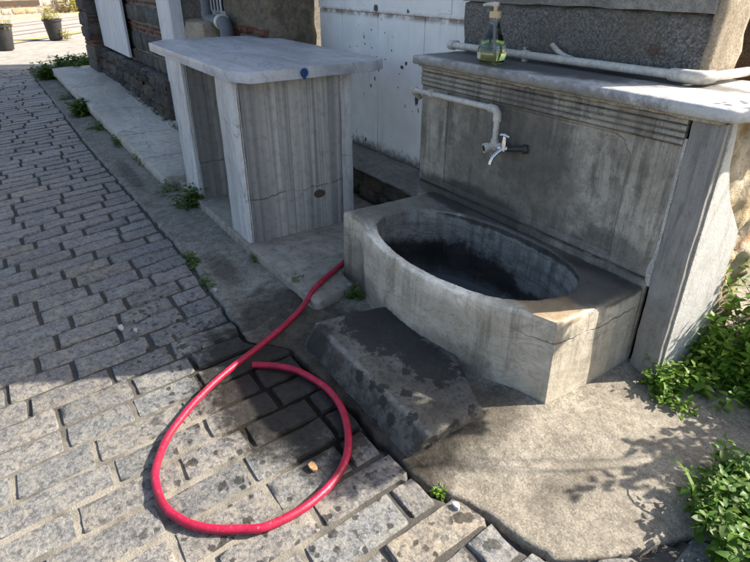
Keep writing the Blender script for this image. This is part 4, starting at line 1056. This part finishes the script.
# ------------------------------------------------------------------ litter and small debris
def flake(name, x, y, z, s, mat, label, cat, a=0, thick=.006):
    g = G(); n = 9; top = []
    for k in range(n):
        w = 2*math.pi*k/n+a; r = s*(1+.35*fb(math.cos(w)*3+x*50, math.sin(w)*3, 0, 1, 2)); top.append((x+math.cos(w)*r, y+math.sin(w)*r*.6, z+thick+.25*s*fb(math.cos(w)+x*9, math.sin(w), 2, 1.2, 2)))
    bot = [(p[0], p[1], z) for p in top]; g.add(bot+top, [tuple(range(n-1, -1, -1)), tuple(range(n, 2*n))]+[(i, (i+1) % n, (i+1) % n+n, i+n) for i in range(n)])
    obj(name, g, mat, None, label, cat, smooth=False)
flake('paper_scrap', -2.66, .22, .008, .022, 'paper', 'crumpled white paper scrap on the shaded setts', 'litter', .4, .012)
flake('paper_scrap', -2.60, .275, .008, .015, 'paper', 'smaller white scrap touching the crumpled paper on the setts', 'litter', 1.1, .010)
flake('paper_scrap', -2.78, .74, .010, .018, 'paper', 'white scrap among the weeds at the pavement joint', 'litter', 2.0, .01)
flake('paper_scrap', -.935, .925, .004, .016, 'paper', 'tiny white scrap on the last sett by the crack', 'litter', .2, .012)
flake('dry_leaf', -1.34, .605, .008, .022, 'dryleaf', 'dry orange-brown leaf just outside the hose loop', 'leaf', .7, .010)
g = G()
for k in range(260):
    x = rnd(-8.6, -5.0); y = 1.53+rnd(-.05, .05)+.0*(x); s = rnd(.008, .024); z = bz(x)
    kk = rnd(.4, 1.0); roughbox(g, (x-s, y-s, z), (x+s, y+s*.8, z+s*1.0), 1, .004, 20, s*.3, (kk*.5, kk*.46, kk*.38))
o = obj('gravel', g, 'masonry', None, 'loose pale gravel along the back of the marble ledge', 'gravel'); o['kind'] = 'stuff'

# ================================================================== LIGHT
AZ = Vector((.412, .911)); EL = math.radians(36.6)
sd = Vector((AZ.x*math.cos(EL), AZ.y*math.cos(EL), math.sin(EL))).normalized()
sun = bpy.data.lights.new('sun', 'SUN'); sun.energy = 5.0; sun.angle = math.radians(.53); sun.color = (1, .93, .82)
so = bpy.data.objects.new('sun', sun); COL.objects.link(so); so.rotation_euler = sd.to_track_quat('Z', 'Y').to_euler(); so.location = (2, 6, 8)
w = bpy.data.worlds.new('World'); S.world = w; w.use_nodes = True
nt = w.node_tree; sk = nt.nodes.new('ShaderNodeTexSky'); sk.sky_type = 'NISHITA'; sk.sun_disc = False
sk.dust_density = 3.0; sk.ozone_density = .9; sk.sun_elevation = EL; sk.sun_rotation = math.atan2(AZ.x, AZ.y)
nt.links.new(sk.outputs[0], nt.nodes['Background'].inputs[0]); nt.nodes['Background'].inputs[1].default_value = .115
S.view_settings.view_transform = 'Standard'; S.view_settings.look = 'None'; S.view_settings.gamma = 1; S.view_settings.exposure = 1.22

# ================================================================== CAMERA
f = 564.; pit = math.atan(305/564); yaw = math.radians(180-32.9)
hd = Vector((math.cos(yaw), math.sin(yaw), 0)); R = Vector((hd.y, -hd.x, 0)); Fw = hd*math.cos(pit)-Vector((0, 0, 1))*math.sin(pit); U = R.cross(Fw)
cam = bpy.data.cameras.new('camera'); cam.sensor_width = 36; cam.lens = f/750*36; cam.clip_end = 1500; cam.clip_start = .05
co = bpy.data.objects.new('camera', cam); COL.objects.link(co)
mt = Matrix((R, U, -Fw)).transposed().to_4x4(); mt.translation = (0, 0, 1.55); co.matrix_world = mt
S.camera = co
